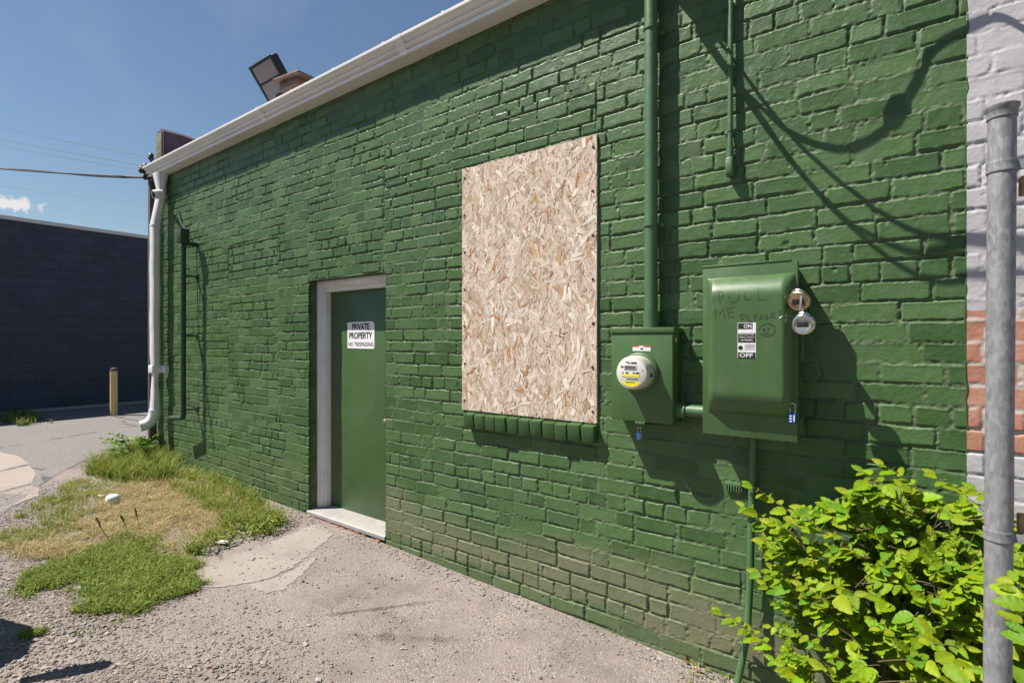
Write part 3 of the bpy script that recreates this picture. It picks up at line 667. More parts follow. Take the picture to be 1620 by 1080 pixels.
# ------------------------------------------------------------------ gutter, downspout, camera, floodlight
gut = MB()
prof = [(-.001, 0), (-.115, 0), (-.118, .003), (-.118, .026), (-.114, .028), (-.104, .034), (-.106, .038), (-.136, .044), (-.139, .047), (-.139, .060), (-.136, .062), (-.126, .067), (-.127, .070), (-.150, .080), (-.166, .092), (-.178, .096), (-.179, .099), (-.179, .118), (-.172, .121), (-.166, .118), (-.10, .05), (-.012, .014), (-.001, .11)]
seams = [XL-.05, W(420, 200, .1).x, W(640, 120, .1).x, -1.6, XR-.02]
pr = [(y, ZSOF+z) for y, z in prof]
gut.prism(pr, XL-.05, XR-.02)
gutter = thing('rain_gutter', 'long white metal rain gutter under the roof edge of the green building', 'gutter', (-3.8, 0, ZSOF))
gut.build('trough', M['white'], gutter)
for xs in seams[1:4]:
    c = MB(); ow = [(-.0015, -.0025), (-.115, -.0025), (-.119, .002), (-.120, .029), (-.133, .034), (-.135, .039), (-.136, .058), (-.152, .068), (-.168, .082), (-.179, .090), (-.181, .095), (-.181, .120), (-.172, .1235), (-.15, .08), (-.1, .02), (-.0015, .01)]
    c.prism([(y, ZSOF+z) for y, z in ow], xs-.045, xs+.045); c.build('joint_cover', M['white'], gutter)
for xs in np.arange(XL+.4, XR, .62):
    MB().box((xs-.012, -.1795, ZSOF+.115), (xs+.012, -.004, ZSOF+.1235), bev=.002).build('hanger', M['white'], gutter)
ds = thing('downspout', 'dented white downspout at the left corner of the green wall', 'downspout', (XL+.3, -.1, .2))
def rect_tube(mb, pts, w, d_, smooth=False):
    n = 16; vs = []
    for (p, tw) in pts:
        for j in range(n):
            a = 2*math.pi*(j+.5)/n; cx, cy = math.cos(a), math.sin(a)
            k = 1/max(abs(cx), abs(cy)); k = min(k, 1.30)
            flute = 1-.045*(j % 2)
            vs.append(Vector(p)+Vector((cx*k*w/2*tw*flute, cy*k*d_/2*tw*flute, 0)))
    fs = [(i*n+j, i*n+(j+1) % n, (i+1)*n+(j+1) % n, (i+1)*n+j) for i in range(len(pts)-1) for j in range(n)]
    fs += [tuple(range(n)), tuple((len(pts)-1)*n+j for j in range(n))]
    mb.add(vs, fs, True)
dxp = XL+.305
fo = MB(); rect_tube(fo, [((dxp+.05, -.075, ZSOF-.001), 1.55), ((dxp+.05, -.078, ZSOF-.03), 1.45), ((dxp+.055, -.08, ZSOF-.20), .86), ((dxp+.055, -.08, ZSOF-.29), .84)], .12, .09)
fo.build('outlet_funnel', M['down'], ds)
dp = MB(); zb = .80
path = [((dxp+.055, -.08, ZSOF-.27), .95), ((dxp+.05, -.085, ZSOF-.36), 1.0), ((dxp-.005, -.115, ZSOF-.62), 1.0), ((dxp-.012, -.12, ZSOF-.70), 1.02)]
for k in range(26):
    z = ZSOF-.74-(ZSOF-.74-zb)*k/25
    tw = 1.0+.02*math.sin(k*1.7)-(.30 if k in (20, 21) else 0)-(.16 if k in (19, 22, 23) else 0)
    path.append(((dxp-.012+.006*math.sin(k*.9)+(.02 if k in (18, 19, 20) else 0), -.12, z), tw))
rect_tube(dp, path, .115, .092); dp.build('pipe', M['down'], ds)
el = MB(); el.tube(arc((dxp-.012, -.12, zb+.03), (dxp-.012, -.12, zb-.15), (dxp-.05, -.27, zb-.17), 10), .066, 16); el.build('elbow', M['down'], ds)
st = MB(); zs = W(243, 583, .1).z; st.box((dxp-.08, -.172, zs-.05), (dxp+.05, -.066, zs+.05), bev=.008); st.box((dxp+.045, -.068, zs-.045), (dxp+.14, -.012, zs+.045), bev=.004); st.build('strap', M['down'], ds)
for zz_ in (ZSOF-.66, ZSOF-.30):
    MB().box((dxp-.07 if zz_ < ZSOF-.5 else dxp-.005, -.17 if zz_ < ZSOF-.5 else -.132, zz_-.012), (dxp+.05 if zz_ < ZSOF-.5 else dxp+.115, -.072 if zz_ < ZSOF-.5 else -.03, zz_+.012), bev=.01).build('pipe_collar', M['down'], ds)
cp = W(251, 307, .17); cq = W(262, 302, .0)
sc_ = thing('security_camera', 'small white bullet security camera beside the top of the downspout', 'camera', cp)
cm = MB(); cm.lathe([(.055, 0), (.055, .012), (.04, .022), (.034, .05), (.0, .052)], WALLF(cq.x, cq.z, .008), 20); cm.tube([(cq.x, -.05, cq.z), (cq.x-.01, -.09, cq.z-.01), cp], .02, 10); cm.build('mount', M['white'], sc_)
ax = Vector((.10, -.93, -.35)).normalized(); cb = Matrix.Translation(cp) @ ax.to_track_quat('Z', 'Y').to_matrix().to_4x4()
MB().lathe([(.03, -.05), (.048, -.042), (.054, 0), (.054, .05), (.05, .06), (.042, .06), (.0, .058)], cb, 22).build('body', M['white'], sc_)
MB().lathe([(.034, .06), (.034, .063), (0, .068)], cb, 20).build('lens', M['black'], sc_)

fl = thing('floodlight', 'black floodlight with two pale glass panels tilted up above the gutter', 'floodlight', W(440, 150, -.15))
fc = W(428, 127, -.05); nrm = Vector((.04, -.80, -.60)).normalized()
upv = Vector((-.03, .0, 1)); rt = upv.cross(nrm).normalized(); rt = rt if rt.x > 0 else -rt
FM = face_frame(fc, rt, nrm.cross(rt))
hb = MB(); hb.box((-.20, -.185, -.085), (.20, .185, -.004), FM, bev=.02, seg=3)
hb.box((-.15, -.14, -.115), (.15, .14, -.08), FM, bev=.02, seg=3)
hb.box((-.20, -.185, -.006), (-.172, .185, .014), FM, bev=.004); hb.box((.172, -.185, -.006), (.20, .185, .014), FM, bev=.004)
hb.box((-.172, .16, -.006), (.172, .185, .014), FM, bev=.004); hb.box((-.172, -.185, -.006), (.172, -.16, .014), FM, bev=.004); hb.box((-.172, -.008, -.006), (.172, .008, .0135), FM, bev=.003)
hb.build('housing', M['black'], fl)
for y0 in (-.158, .010): MB().box((-.17, y0, -.004), (.17, y0+.148, .006), FM).build('glass_panel', M['lens'], fl)
bk = W(452, 140, -.1)
MB().box((bk.x-.16, bk.y-.02, ZSOF+.10), (bk.x+.16, bk.y+.06, bk.z-.02), bev=.01).build('bracket', M['black'], fl)
jb = MB(); q0 = W(462, 132, -.02)
jb.box((q0.x-.14, q0.y-.05, q0.z-.07), (q0.x+.17, q0.y+.09, q0.z+.02), bev=.012); jb.box((q0.x-.19, q0.y-.09, q0.z+.018), (q0.x+.24, q0.y+.11, q0.z+.045), Matrix.Translation(q0) @ Matrix.Rotation(R(6), 4, 'Y') @ Matrix.Translation(-q0), bev=.006)
jb.build('junction_hood', M['brown'], fl)

# ------------------------------------------------------------------ timber mast and overhead wires at the corner
mp = AT(241, 300, 6.75)
mast = thing('service_mast', 'weathered brown timber post at the far left corner holding wires', 'post', (mp.x, mp.y, .15))
MB().box((mp.x-.036, mp.y-.04, .1), (mp.x+.036, mp.y+.04, ZSOF-.02), bev=.008).build('post', M['wood'], mast)
im = MB()
ins = [AT(239, 249, 6.7), AT(230, 265, 6.7), AT(224, 269, 6.7)]
top = Vector((mp.x, mp.y, ZSOF-.05))
for p in ins: im.tube([top, top.lerp(p, .7), p], .014, 8); im.lathe([(.02, -.04), (.034, -.02), (.034, .0), (.022, .012), (.034, .024), (.02, .05), (0, .055)], Matrix.Translation(p), 12)
im.build('insulators', M['black'], mast)
def wire(pl, depth, r, label, sag=.02, thick=False, m='wire'):
    a, b_ = pl; p0 = AT(a[0], a[1], depth[0]); p1 = AT(b_[0], b_[1], depth[1]); d_ = p0-p1; p0 = p1+d_*3.0
    pts = []
    for i in range(25):
        t = i/24; p = p1.lerp(p0, t); p.z -= sag*4*t*(1-t)*d_.length; p.z += sag*4*(1/3)*(2/3)*d_.length*t*3 if t < 1/3 else sag*4*(2/9)*d_.length; pts.append(p)
    mb = MB(); mb.tube(pts, r, 6)
    if thick:
        q0, q1 = pts[0], pts[0].lerp(pts[1], .16); mb.tube([q0, q0.lerp(q1, .3), q1], [.012, .034, .012], 8); mb.tube([pts[0]+(pts[0]-pts[1])*.1+Vector((.12, 0, -.06)), pts[0]], .012, 6)
        off = Vector((0, 0, -.03)); mb.tube([p+off*math.sin(i*.8)*.6 for i, p in enumerate(pts)], r*.8, 6)
    return tag(mb.build('overhead_wire', M[m]), label, 'wire', 'overhead wires left of the building')
wire([(0, 203), (238, 248)], (9, 6.7), .004, 'topmost thin overhead wire running to the building corner')
wire([(0, 220), (228, 262)], (9, 6.7), .004, 'thin overhead wire, second from the top, reaching the corner')
wire([(0, 230), (222, 269)], (9, 6.7), .0035, 'thin overhead wire just above the thick black cable')
wire([(0, 267), (232, 281)], (9, 6.75), .013, 'thick black twisted overhead cable with a connector at the corner', thick=True, m='dark')
wire([(0, 294), (236, 323)], (16, 15), .006, 'lowest thin overhead wire, just above the small cloud', m='wire')

# ------------------------------------------------------------------ pipe loop at the left end of the wall
wp = W(312, 383, .15); PX = wp.x-.0; pp = .15
PX = W(290, 500, pp).x; zt_, zb_ = W(290, 388, pp).z, W(292, 662, pp).z
lp = thing('wall_pipe', 'green pipe with its shaded side painted in, standing off the wall near the downspout', 'pipe', (PX, -pp, zb_))
mb = MB(); mb.tube([(PX, -.0, zt_+.03)]+arc((PX, -.09, zt_+.03), (PX, -pp, zt_+.03), (PX, -pp, zt_-.05))+[(PX, -pp, zb_+.08)]+arc((PX, -pp, zb_+.05), (PX, -pp, zb_), (PX-.07, -pp, zb_))+[(PX-.30, -pp-.02, zb_-.02)], .028, 12)
mb.build('pipe', M['shaded_pipe'], lp)
MB().box((PX-.05, -pp-.05, zt_+.02), (PX+.05, -pp+.05, zt_+.19), bev=.012).build('junction_box', M['shaded_pipe'], lp)
for y in (436, 531, 648):
    z = W(300, y, .1).z; k = MB(); k.box((PX-.012, -pp+.01, z-.009), (PX+.012, .012, z+.009)); k.box((PX-.035, -.012, z-.03), (PX+.035, .004, z+.03), bev=.003); k.tube([(PX, -pp, z-.016), (PX, -pp, z+.016)], .029, 12); k.build('standoff_bracket', M['shaded_pipe'], lp)
wb = MB(); wb.tube([W(282, 333, .01), W(285, 350, .03), (PX, -pp+.03, zt_+.17)], .008, 6); wb.tube([(PX+.03, -.02, zt_), (PX+.05, -.012, H+.1), (PX+.45, -.012, .45)], .004, 5); wb.build('cable', M['shaded_pipe'], lp)

# ------------------------------------------------------------------ boarded window
ox0, ox1, oz0, oz1 = W(731.3, 540, .012).x, W(944.5, 540, .012).x, H-.480, H+1.209
ob = thing('window_board', 'pale strand board sheet screwed over the window opening', 'board', ((ox0+ox1)/2, -.01, oz0))
pb = MB()
bc = (.50, .385, .29); pb.box((ox0, -.012, oz0), (ox1, .004, oz1), col=bc)
pal = [((.57, .465, .38), 32), ((.63, .525, .435), 28), ((.65, .555, .47), 14), ((.47, .36, .27), 16), ((.72, .64, .56), 8), ((.41, .30, .205), 4), ((.43, .18, .075), 2.2), ((.50, .32, .18), 4)]
fuv = [(v_[0], v_[2], 0) for v_ in pb.v]; cols = [c for c, _ in pal]; wts = [w_ for _, w_ in pal]
N_F = 9500
for i in range(N_F):
    x = random.uniform(ox0, ox1); z = random.uniform(oz0, oz1)
    Lf = min(.18, max(.014, random.lognormvariate(-3.0, .5))); wf = min(.034, Lf*random.uniform(.06, .34)) if random.random() < .9 else min(.036, Lf*.6)
    th_ = random.gauss(math.pi/2, .55) if random.random() < .75 else random.uniform(0, 3.14); c = random.choices(cols, wts)[0]; kk = random.uniform(.84, 1.1); c = tuple(k*kk for k in c)
    if c[0] > 2.2*c[1]: Lf = random.uniform(.02, .085); wf = random.uniform(.004, .015)
    yy = -.0123-i*.0000003-random.uniform(0, .0002)
    ca, sa = math.cos(th_), math.sin(th_); tilt = random.uniform(-.00025, .00025)
    out = []
    for u, w_ in ((-.5, -.5), (-.2, -.5+random.uniform(-.1, .1)), (.2, -.5), (.5, -.5+random.uniform(0, .5)), (.5, .5), (.1, .5-random.uniform(0, .15)), (-.5, .5-random.uniform(0, .5))):
        xx = x+u*Lf*ca-w_*wf*sa; zz_ = z+u*Lf*sa+w_*wf*ca
        out.append((min(max(xx, ox0+.001), ox1-.001), yy+u*tilt, min(max(zz_, oz0+.001), oz1-.001)))
    pb.add(out, [tuple(range(7))], False, c); fuv += [((q_[0]-x)*ca+(q_[2]-z)*sa+i*.37, (q_[2]-z)*ca-(q_[0]-x)*sa+i*.11, 0) for q_ in out]
for i in range(1000):
    kind = 'white' if i < 110 else ('orange' if i < 195 else 'sliver')
    x = random.uniform(ox0, ox1); z = random.uniform(oz0, oz1); th_ = random.gauss(math.pi/2, .7); ca, sa = math.cos(th_), math.sin(th_)
    Lf, wf, c = {'white': (random.uniform(.03, .10), random.uniform(.010, .030), (.73, .655, .575)), 'orange': (random.uniform(.02, .10), random.uniform(.005, .018), (.43, .185, .08)), 'sliver': (random.uniform(.015, .07), random.uniform(.0008, .0022), (.33, .225, .145))}[kind]
    if i % 97 == 0: th_ = 0
    k = random.uniform(.85, 1.1); c = tuple(q_*k for q_ in c); out = []
    for u, w_ in ((-.5, -.5+random.uniform(0, .4)), (0, -.5-random.uniform(-.1, .1)), (.5, -.5+random.uniform(0, .5)), (.5, .5), (.1, .5-random.uniform(0, .2)), (-.5, .5-random.uniform(0, .4))):
        out.append((min(max(x+u*Lf*ca-w_*wf*sa, ox0+.001), ox1-.001), -.0158-i*.0000005, min(max(z+u*Lf*sa+w_*wf*ca, oz0+.001), oz1-.001)))
    pb.add(out, [tuple(range(6))], False, c); fuv += [((q_[0]-x)*ca+(q_[2]-z)*sa+i*.37, (q_[2]-z)*ca-(q_[0]-x)*sa+i*.11, 0) for q_ in out]
me_o = pb.build('board', M['osb'], ob); at_ = me_o.data.attributes.new('fuv', 'FLOAT_VECTOR', 'POINT'); at_.data.foreach_set('vector', np.array(fuv, 'f').ravel())
scw = MB()
for t in np.linspace(.04, .96, 7):
    for x in (ox0+.025, ox1-.025):
        scw.lathe([(.008, 0), (.008, .0015), (.002, .002), (0, .002)], WALLF(x, oz0+(oz1-oz0)*t, .0166), 10)
scw.build('screw_heads', M['black'], ob)

# ------------------------------------------------------------------ sign on the door
s0, s1 = W(549.5, 540, -.186).x, W(592, 540, -.186).x; sz0, sz1 = W(571, 551, -.186).z, W(571, 508.5, -.186).z
sg = thing('door_sign', 'white sign reading private property no trespassing on the green door', 'sign', ((s0+s1)/2, .186, sz0))
sp = MB(); cut = .02
pl = [(s0, sz0), (s1-.01, sz0-.003), (s1+.002, sz0+.012), (s1, sz1-.028), (s1-.022, sz1), (s0, sz1-.004)]
sp.add([(x, .187, z) for x, z in pl]+[(x, .1895, z) for x, z in pl], [tuple(range(6)), tuple(range(11, 5, -1))]+[(i, 6+i, 6+(i+1) % 6, (i+1) % 6) for i in range(6)])
sp.build('panel', M['sign'], sg)
sw = s1-s0; sh = sz1-sz0; cx_ = (s0+s1)/2
text('lettering', 'PRIVATE', WALLF(cx_+.0, sz0+sh*.81, -.1868), sh*.25, sw*.64, M['ink'], sg, .035)
text('lettering', 'PROPERTY', WALLF(cx_, sz0+sh*.48, -.1868), sh*.25, sw*.86, M['ink'], sg, .035)
text('lettering', 'NO TRESPASSING', WALLF(cx_+.003, sz0+sh*.155, -.1868), sh*.15, sw*.93, M['ink'], sg, .014)

# ------------------------------------------------------------------ service conduit with weatherhead, cables above the picture
cpd = .06; CX = W(1030, 300, cpd).x; zbm = H+.072
sv = thing('service_conduit', 'thick green conduit rising from the meter box up the wall', 'conduit', (CX, -cpd, zbm))
c = MB(); c.tube([(CX, -cpd, zbm+.0), (CX, -cpd, ZSOF-.10)]+arc((CX, -cpd, ZSOF-.1), (CX, -cpd, ZSOF+.0), (CX+.01, -.24, ZSOF+.02), 5), .035, 20); c.build('pipe', M['gpipe'], sv)
for z, h_ in ((zbm+.045, .09), (W(1030, 357, cpd).z, .012), (W(1035, 43, cpd).z, .022)):
    MB().tube([(CX, -cpd, z-h_/2), (CX, -cpd, z+h_/2)], .041, 20).build('coupling', M['gpipe'], sv)
for y in (355, 50):
    z = W(1030, y, cpd).z; MB().box((CX-.055, -.02, z-.012), (CX+.06, .006, z+.012), bev=.003).build('strap', M['gpipe'], sv)
whm = MB(); whm.lathe([(.03, -.02), (.05, 0), (.075, .06), (.085, .13), (.075, .165), (.03, .18), (0, .18)], face_frame((CX+.01, -.16, ZSOF+.07), (1, 0, 0), (0, .5, 1)) @ Matrix.Rotation(R(-25), 4, 'X'), 20); whm.build('weatherhead', M['gpipe'], sv)
shad = [[(1104, 49), (1164, 129), (1215, 180), (1249, 209), (1289, 227), (1329, 236), (1369, 224), (1404, 200), (1427, 164), (1449, 129), (1471, 89), (1495, 65), (1529, 49), (1573, 33), (1620, 49), (1700, 120)],
        [(1111, 49), (1191, 164), (1249, 249), (1311, 320), (1351, 356), (1400, 382), (1444, 398), (1484, 396), (1529, 387), (1620, 400), (1700, 420)],
        [(1124, 49), (1156, 89), (1222, 178), (1276, 240), (1347, 302), (1400, 340), (1458, 369), (1529, 378), (1620, 385), (1700, 390)],
        [(1104, 53), (1178, 156), (1249, 253), (1320, 333), (1391, 396), (1444, 431), (1489, 442), (1529, 440), (1620, 438), (1700, 430)]]
lb = ['slack service cable with a splice looping out from the weatherhead', 'service cable sagging below the weatherhead, second from the wall', 'service cable running straightest from the weatherhead', 'lowest service cable hanging from the weatherhead']
for k, pl in enumerate(shad):
    P = []
    for i, (x, y) in enumerate(pl):
        s_ = W(x, y); p = .22
        def py_(p_):
            q_ = s_+Vector((-LA*p_, -p_, LB*p_)); dz_ = -q_.x*math.sin(YAW)+(q_.y+D)*math.cos(YAW); return 540-(q_.z-H)*F/dz_
        while py_(p) > -30: p += .01
        if P: p = max(p, plast-.05)
        plast = p
        P.append(s_+Vector((-LA*p, -p, LB*p)))
    sp_ = []
    for i in range(len(P)-1):
        p0, p1, p2, p3 = P[max(i-1, 0)], P[i], P[i+1], P[min(i+2, len(P)-1)]
        for j in range(6):
            t = j/6; sp_.append(.5*((2*p1)+(p2-p0)*t+(2*p0-5*p1+4*p2-p3)*t*t+(3*p1-p0-3*p2+p3)*t**3))
    sp_.append(P[-1]); mb = MB()
    far = sp_[-1]; sp_ += [far+Vector((2, -1.0, .35)), far+Vector((7, -4, 2.0))]
    mb.tube([Vector((CX+.01, -.24, ZSOF+.05))]+sp_, .0095 if k == 0 else .0080, 8)
    if k == 0: mb.tube([P[7], P[7].lerp(P[8], .3), P[8], P[8].lerp(P[9], .3)], [.011, .020, .022, .011], 10)
    tag(mb.build('service_cable', M['dark']), lb[k], 'cable', 'service cables above the wall')

# thin conduit with an end fitting
TX = W(1155, 140, .03).x; zt1 = W(1150, 250, .035).z
tcn = thing('thin_conduit', 'thin green conduit ending in a small fitting high on the wall', 'conduit', (TX, -.03, zt1))
MB().tube([(TX, -.03, zt1), (TX+.004, -.03, ZSOF-.0)], .0125, 12).build('pipe', M['gpipe'], tcn)
MB().tube([(TX, -.03, zt1-.005), (TX, -.03, zt1+.05)], .018, 12).build('coupling', M['gpipe'], tcn)
MB().box((TX-.02, -.055, zt1-.095), (TX+.02, -.008, zt1-.0), bev=.012, seg=3).box((TX-.014, -.058, zt1-.08), (TX+.014, -.054, zt1-.02), bev=.0015).build('end_fitting', M['gpipe'], tcn)
for y in (105, 207): z = W(1155, y, .03).z; MB().box((TX-.03, -.012, z-.008), (TX+.022, .004, z+.008), bev=.002).tube([(TX, -.03, z-.006), (TX, -.03, z+.006)], .0155, 12).build('strap', M['gpipe'], tcn)

# ------------------------------------------------------------------ meter box
mx0, mx1, mz0, mz1, mpd = -1.2416, -.898, H-.4256, H+.071, .13
mbx = thing('meter_box', 'green electricity meter box with a round glass meter', 'meter box', (-1.066, -.07, mz0))
MB().box((mx0, -mpd, mz0), (mx1, -.004, mz1-.002), bev=.004).build('cabinet', M['gpaint'], mbx)
MB().box((mx0-.006, -mpd-.010, mz1-.026), (mx1+.006, -.002, mz1+.002), bev=.003).build('hood', M['gpaint'], mbx)
MB().box((mx0+.003, -mpd-.004, mz0+.004), (mx1-.003, -mpd+.001, mz1-.03), bev=.0015).build('front_cover', M['gpaint'], mbx)
MB().box(((mx0+mx1)/2-.03, -mpd-.012, mz0-.012), ((mx0+mx1)/2+.025, -mpd+.03, mz0+.002), bev=.003).build('latch', M['gpaint'], mbx)
mcx, mcz = W(1013, 588, mpd).x, W(1013, 588, mpd).z
MB().lathe([(.104, 0), (.104, .016), (.098, .024), (.09, .026), (.0, .026)], WALLF(mcx, mcz, mpd+.003), 48).build('meter_ring', M['gpaint'], mbx)
met = MB().lathe([(.0885, .0), (.0885, .055), (.086, .082), (.082, .09), (.078, .091)], WALLF(mcx, mcz, mpd+.028), 48).build('meter', M['metere'], mbx)
fpz = mpd+.028+.0912
MB().lathe([(.078, 0), (.076, .0012), (0, .0013)], WALLF(mcx, mcz, fpz), 48, False).build('meter_face', M['meterw'], met)
dd = fpz+.0016
MB().box((mcx-.040, -dd-.002, mcz+.016), (mcx+.030, -dd+.001, mcz+.042), bev=.001).build('display_frame', M['whitep'], met)
MB().box((mcx-.035, -dd-.003, mcz+.020), (mcx+.025, -dd-.0015, mcz+.038)).build('display', M['lcd'], met)
ye = MB(); ye.box((mcx-.052, -dd-.0012, mcz-.020), (mcx+.045, -dd+.0005, mcz-.006))
cap = [(mcx+.071*math.cos(a), mcz+.071*math.sin(a)) for a in np.linspace(R(218), R(322), 14)]
ye.add([(x, -dd-.0008, z) for x, z in cap], [tuple(range(14))]); ye.build('yellow_sticker', M['yellow'], met)
for (x, z, w_, h_) in [(-.056, .028, .018, .007), (-.05, -.002, .007, .005), (-.03, -.003, .014, .007), (.01, -.003, .01, .006), (.027, -.004, .016, .008), (-.032, .056, .02, .002), (.0, .054, .03, .002), (-.02, .049, .05, .002), (-.025, -.032, .06, .003), (-.03, -.049, .05, .003), (.06, .012, .004, .006)]: MB().box((mcx+x, -dd-.0016, mcz+z), (mcx+x+w_, -dd-.0002, mcz+z+h_)).build('printed_mark', M['ink'], met)
MB().box((mcx+.0875, -mpd-.085, mcz-.02), (mcx+.091, -mpd-.060, mcz-.002), bev=.001).build('side_clip', M['black'], met)
lz = W(1015, 551, mpd).z; lx = W(1015, 551, mpd+.004).x
ls = MB().box((lx-.05, -mpd-.0052, lz-.014), (lx+.05, -mpd-.0042, lz+.014)).build('warning_label', M['stick'], mbx)
for xa, xb in ((-.05, -.016), (.012, .05)): MB().box((lx+xa, -mpd-.0060, lz+.008), (lx+xb, -mpd-.0053, lz+.014)).build('red_bar', M['red'], ls)
pz_ = MB(); pz_.box((lx-.006, -mpd-.0060, lz-.006), (lx-.003, -mpd-.0053, lz+.004)); pz_.lathe([(.005, 0), (.005, .0007), (0, .0007)], WALLF(lx+.004, lz-.002, mpd+.0053), 12); pz_.build('pictogram', M['ink'], ls)
MB().box((mx1+.0003, -mpd+.028, mz1-.075), (mx1+.0012, -mpd+.05, mz1-.05)).build('yellow_tag', M['yellow'], mbx)

# ------------------------------------------------------------------ safety switch
kx0, kx1, kz0, kz1, kp = -.741, -.333, H-.4455, H+.364, .165
sw_ = thing('safety_switch', 'large green safety switch box with scrawled writing and an on off label', 'switch box', (-.54, -.06, kz0))
MB().box((kx0+.004, -.123, kz0+.003), (kx1-.032, -.004, kz1-.006), bev=.003).build('cabinet', M['gpaint'], sw_)
MB().box((kx0-.002, -kp-.004, kz1-.008), (kx1-.028, -.002, kz1+.002), bev=.002).build('hood', M['gpaint'], sw_)
# pressed dome of the cover: rounded front with steep flanks
DPx0, DPx1 = W(1119, 540, kp).x, W(1258, 540, kp).x; DPz0, DPz1 = W(1125, 651, kp).z, W(1190, 436, kp).z; DPH = .068
nx_, nz_ = 64, 90; vs = []
def flank(t, w0): t = min(1, max(0, t/w0)); return math.sin(t*math.pi/2)**.75 if t > 0 else 0
us = [0, .003]+list(np.linspace(.008, .992, nx_))+[.997, 1]; ws = [0, .003]+list(np.linspace(.008, .992, nz_))+[.997, 1]
for w_ in ws:
    for u in us:
        wx, wz = DPx1-DPx0, DPz1-DPz0
        h_ = DPH*min(flank(u*wx, .045), flank((1-u)*wx, .045))
        hz = DPH*min(flank(w_*wz, .11), flank((1-w_)*wz, .10))
        k = -22; hh = h_*hz/DPH
        vs.append((DPx0+u*wx, -kp-.002-hh, DPz0+w_*wz))
nn = len(us); fs = [(j*nn+i, j*nn+i+1, (j+1)*nn+i+1, (j+1)*nn+i) for j in range(len(ws)-1) for i in range(nn-1)]
cov = MB().add(vs, fs, True); cov.box((kx0, -kp-.0015, kz0), (kx1, -.1225, kz1-.009), bev=.002); cover = cov.build('cover', M['gpaint'], sw_)
DF = kp+.002+DPH
def dome_p(x, z):
    u, w_ = (x-DPx0), (z-DPz0); wx, wz = DPx1-DPx0, DPz1-DPz0
    return kp+.002+DPH*min(flank(u, .045), flank(wx-u, .045))*min(flank(w_, .11), flank(wz-w_, .10))
def on_dome(px, py):
    p = DF
    for _ in range(6): w_ = W(px, py, p); p = dome_p(w_.x, w_.z)
    w_ = W(px, py, p); return w_
# scrawl in marker, strokes in photo pixels from the zoomed view (7.717 px per px, origin 1120,440)
def zp(x, y): return (1120+x/7.717, 440+y/7.717)
strokes = [[(130, 170), (140, 240), (152, 305)], [(120, 165), (160, 160), (190, 185), (185, 220), (150, 240)], [(250, 180), (262, 250), (290, 290), (335, 290), (372, 260), (380, 190)], [(450, 170), (447, 262), (530, 250)], [(612, 150), (612, 262), (720, 258)],
           [(85, 375), (98, 500)], [(90, 375), (140, 440), (190, 365)], [(190, 365), (208, 490)], [(235, 365), (250, 475)], [(235, 368), (330, 350)], [(245, 420), (310, 410)], [(250, 475), (320, 470)],
           [(400, 440), (415, 530)], [(388, 445), (440, 440), (470, 465), (440, 485), (410, 488)], [(490, 440), (490, 522), (545, 515)], [(565, 440), (575, 520)], [(560, 445), (605, 440)], [(570, 480), (600, 478)], [(625, 515), (650, 445), (680, 505)], [(632, 490), (670, 485)], [(730, 450), (690, 448), (695, 470), (735, 475), (725, 495), (690, 495)], [(765, 430), (770, 485), (830, 480)], [(762, 430), (825, 415)], [(768, 458), (815, 450)], [(862, 395), (866, 440)], [(890, 385), (885, 435)]]
ell = [(720+98*math.cos(a), 632+74*math.sin(a)) for a in np.linspace(0, 6.4, 26)]
strokes += [ell, [(668, 610), (690, 640)], [(690, 612), (668, 640)], [(728, 608), (748, 636)], [(748, 608), (728, 636)], [(706, 640), (712, 656)], [(662, 675), (745, 676)], [(740, 560), (800, 570), (820, 590)]]
for si, s_ in enumerate(strokes):
    gf = MB()
    P = []
    for i in range(len(s_)-1):
        for t in (0, .33, .66): P.append((s_[i][0]+(s_[i+1][0]-s_[i][0])*t, s_[i][1]+(s_[i+1][1]-s_[i][1])*t))
    P.append(s_[-1]); Q = [on_dome(*zp(*p)) for p in P]
    for a, b_ in zip(Q[:-1], Q[1:]):
        d_ = (b_-a).normalized(); n_ = Vector((0, -1, 0)); sd = d_.cross(n_).normalized()*.0013; o_ = Vector((0, -.0012, 0))
        gf.add([a-sd+o_, a+sd+o_, b_+sd+o_, b_-sd+o_], [(0, 1, 2, 3)])
    gf.build('marker_stroke', M['pen'], sw_)
for nm_, st_ in (('paint_chip', [(872, 490), (905, 462)]), ('paint_scratch', [(840, 1160), (846, 1270), (868, 1390)]), ('paint_scratch', [(215, 870), (235, 925)])):
    sc2 = MB(); Q = [on_dome(*zp(*p)) for p in st_]; wd_ = .0035 if nm_ == 'paint_chip' else .0014
    for a, b_ in zip(Q[:-1], Q[1:]):
        sd = (b_-a).normalized().cross(Vector((0, -1, 0))).normalized()*wd_; o_ = Vector((0, -.0013, 0)); sc2.add([a-sd+o_, a+sd*.6+o_, b_+sd*.5+o_, b_-sd*.4+o_], [(0, 1, 2, 3)])
    sc2.build(nm_, M['stick'] if nm_ == 'paint_chip' else M['gpipe'], sw_)
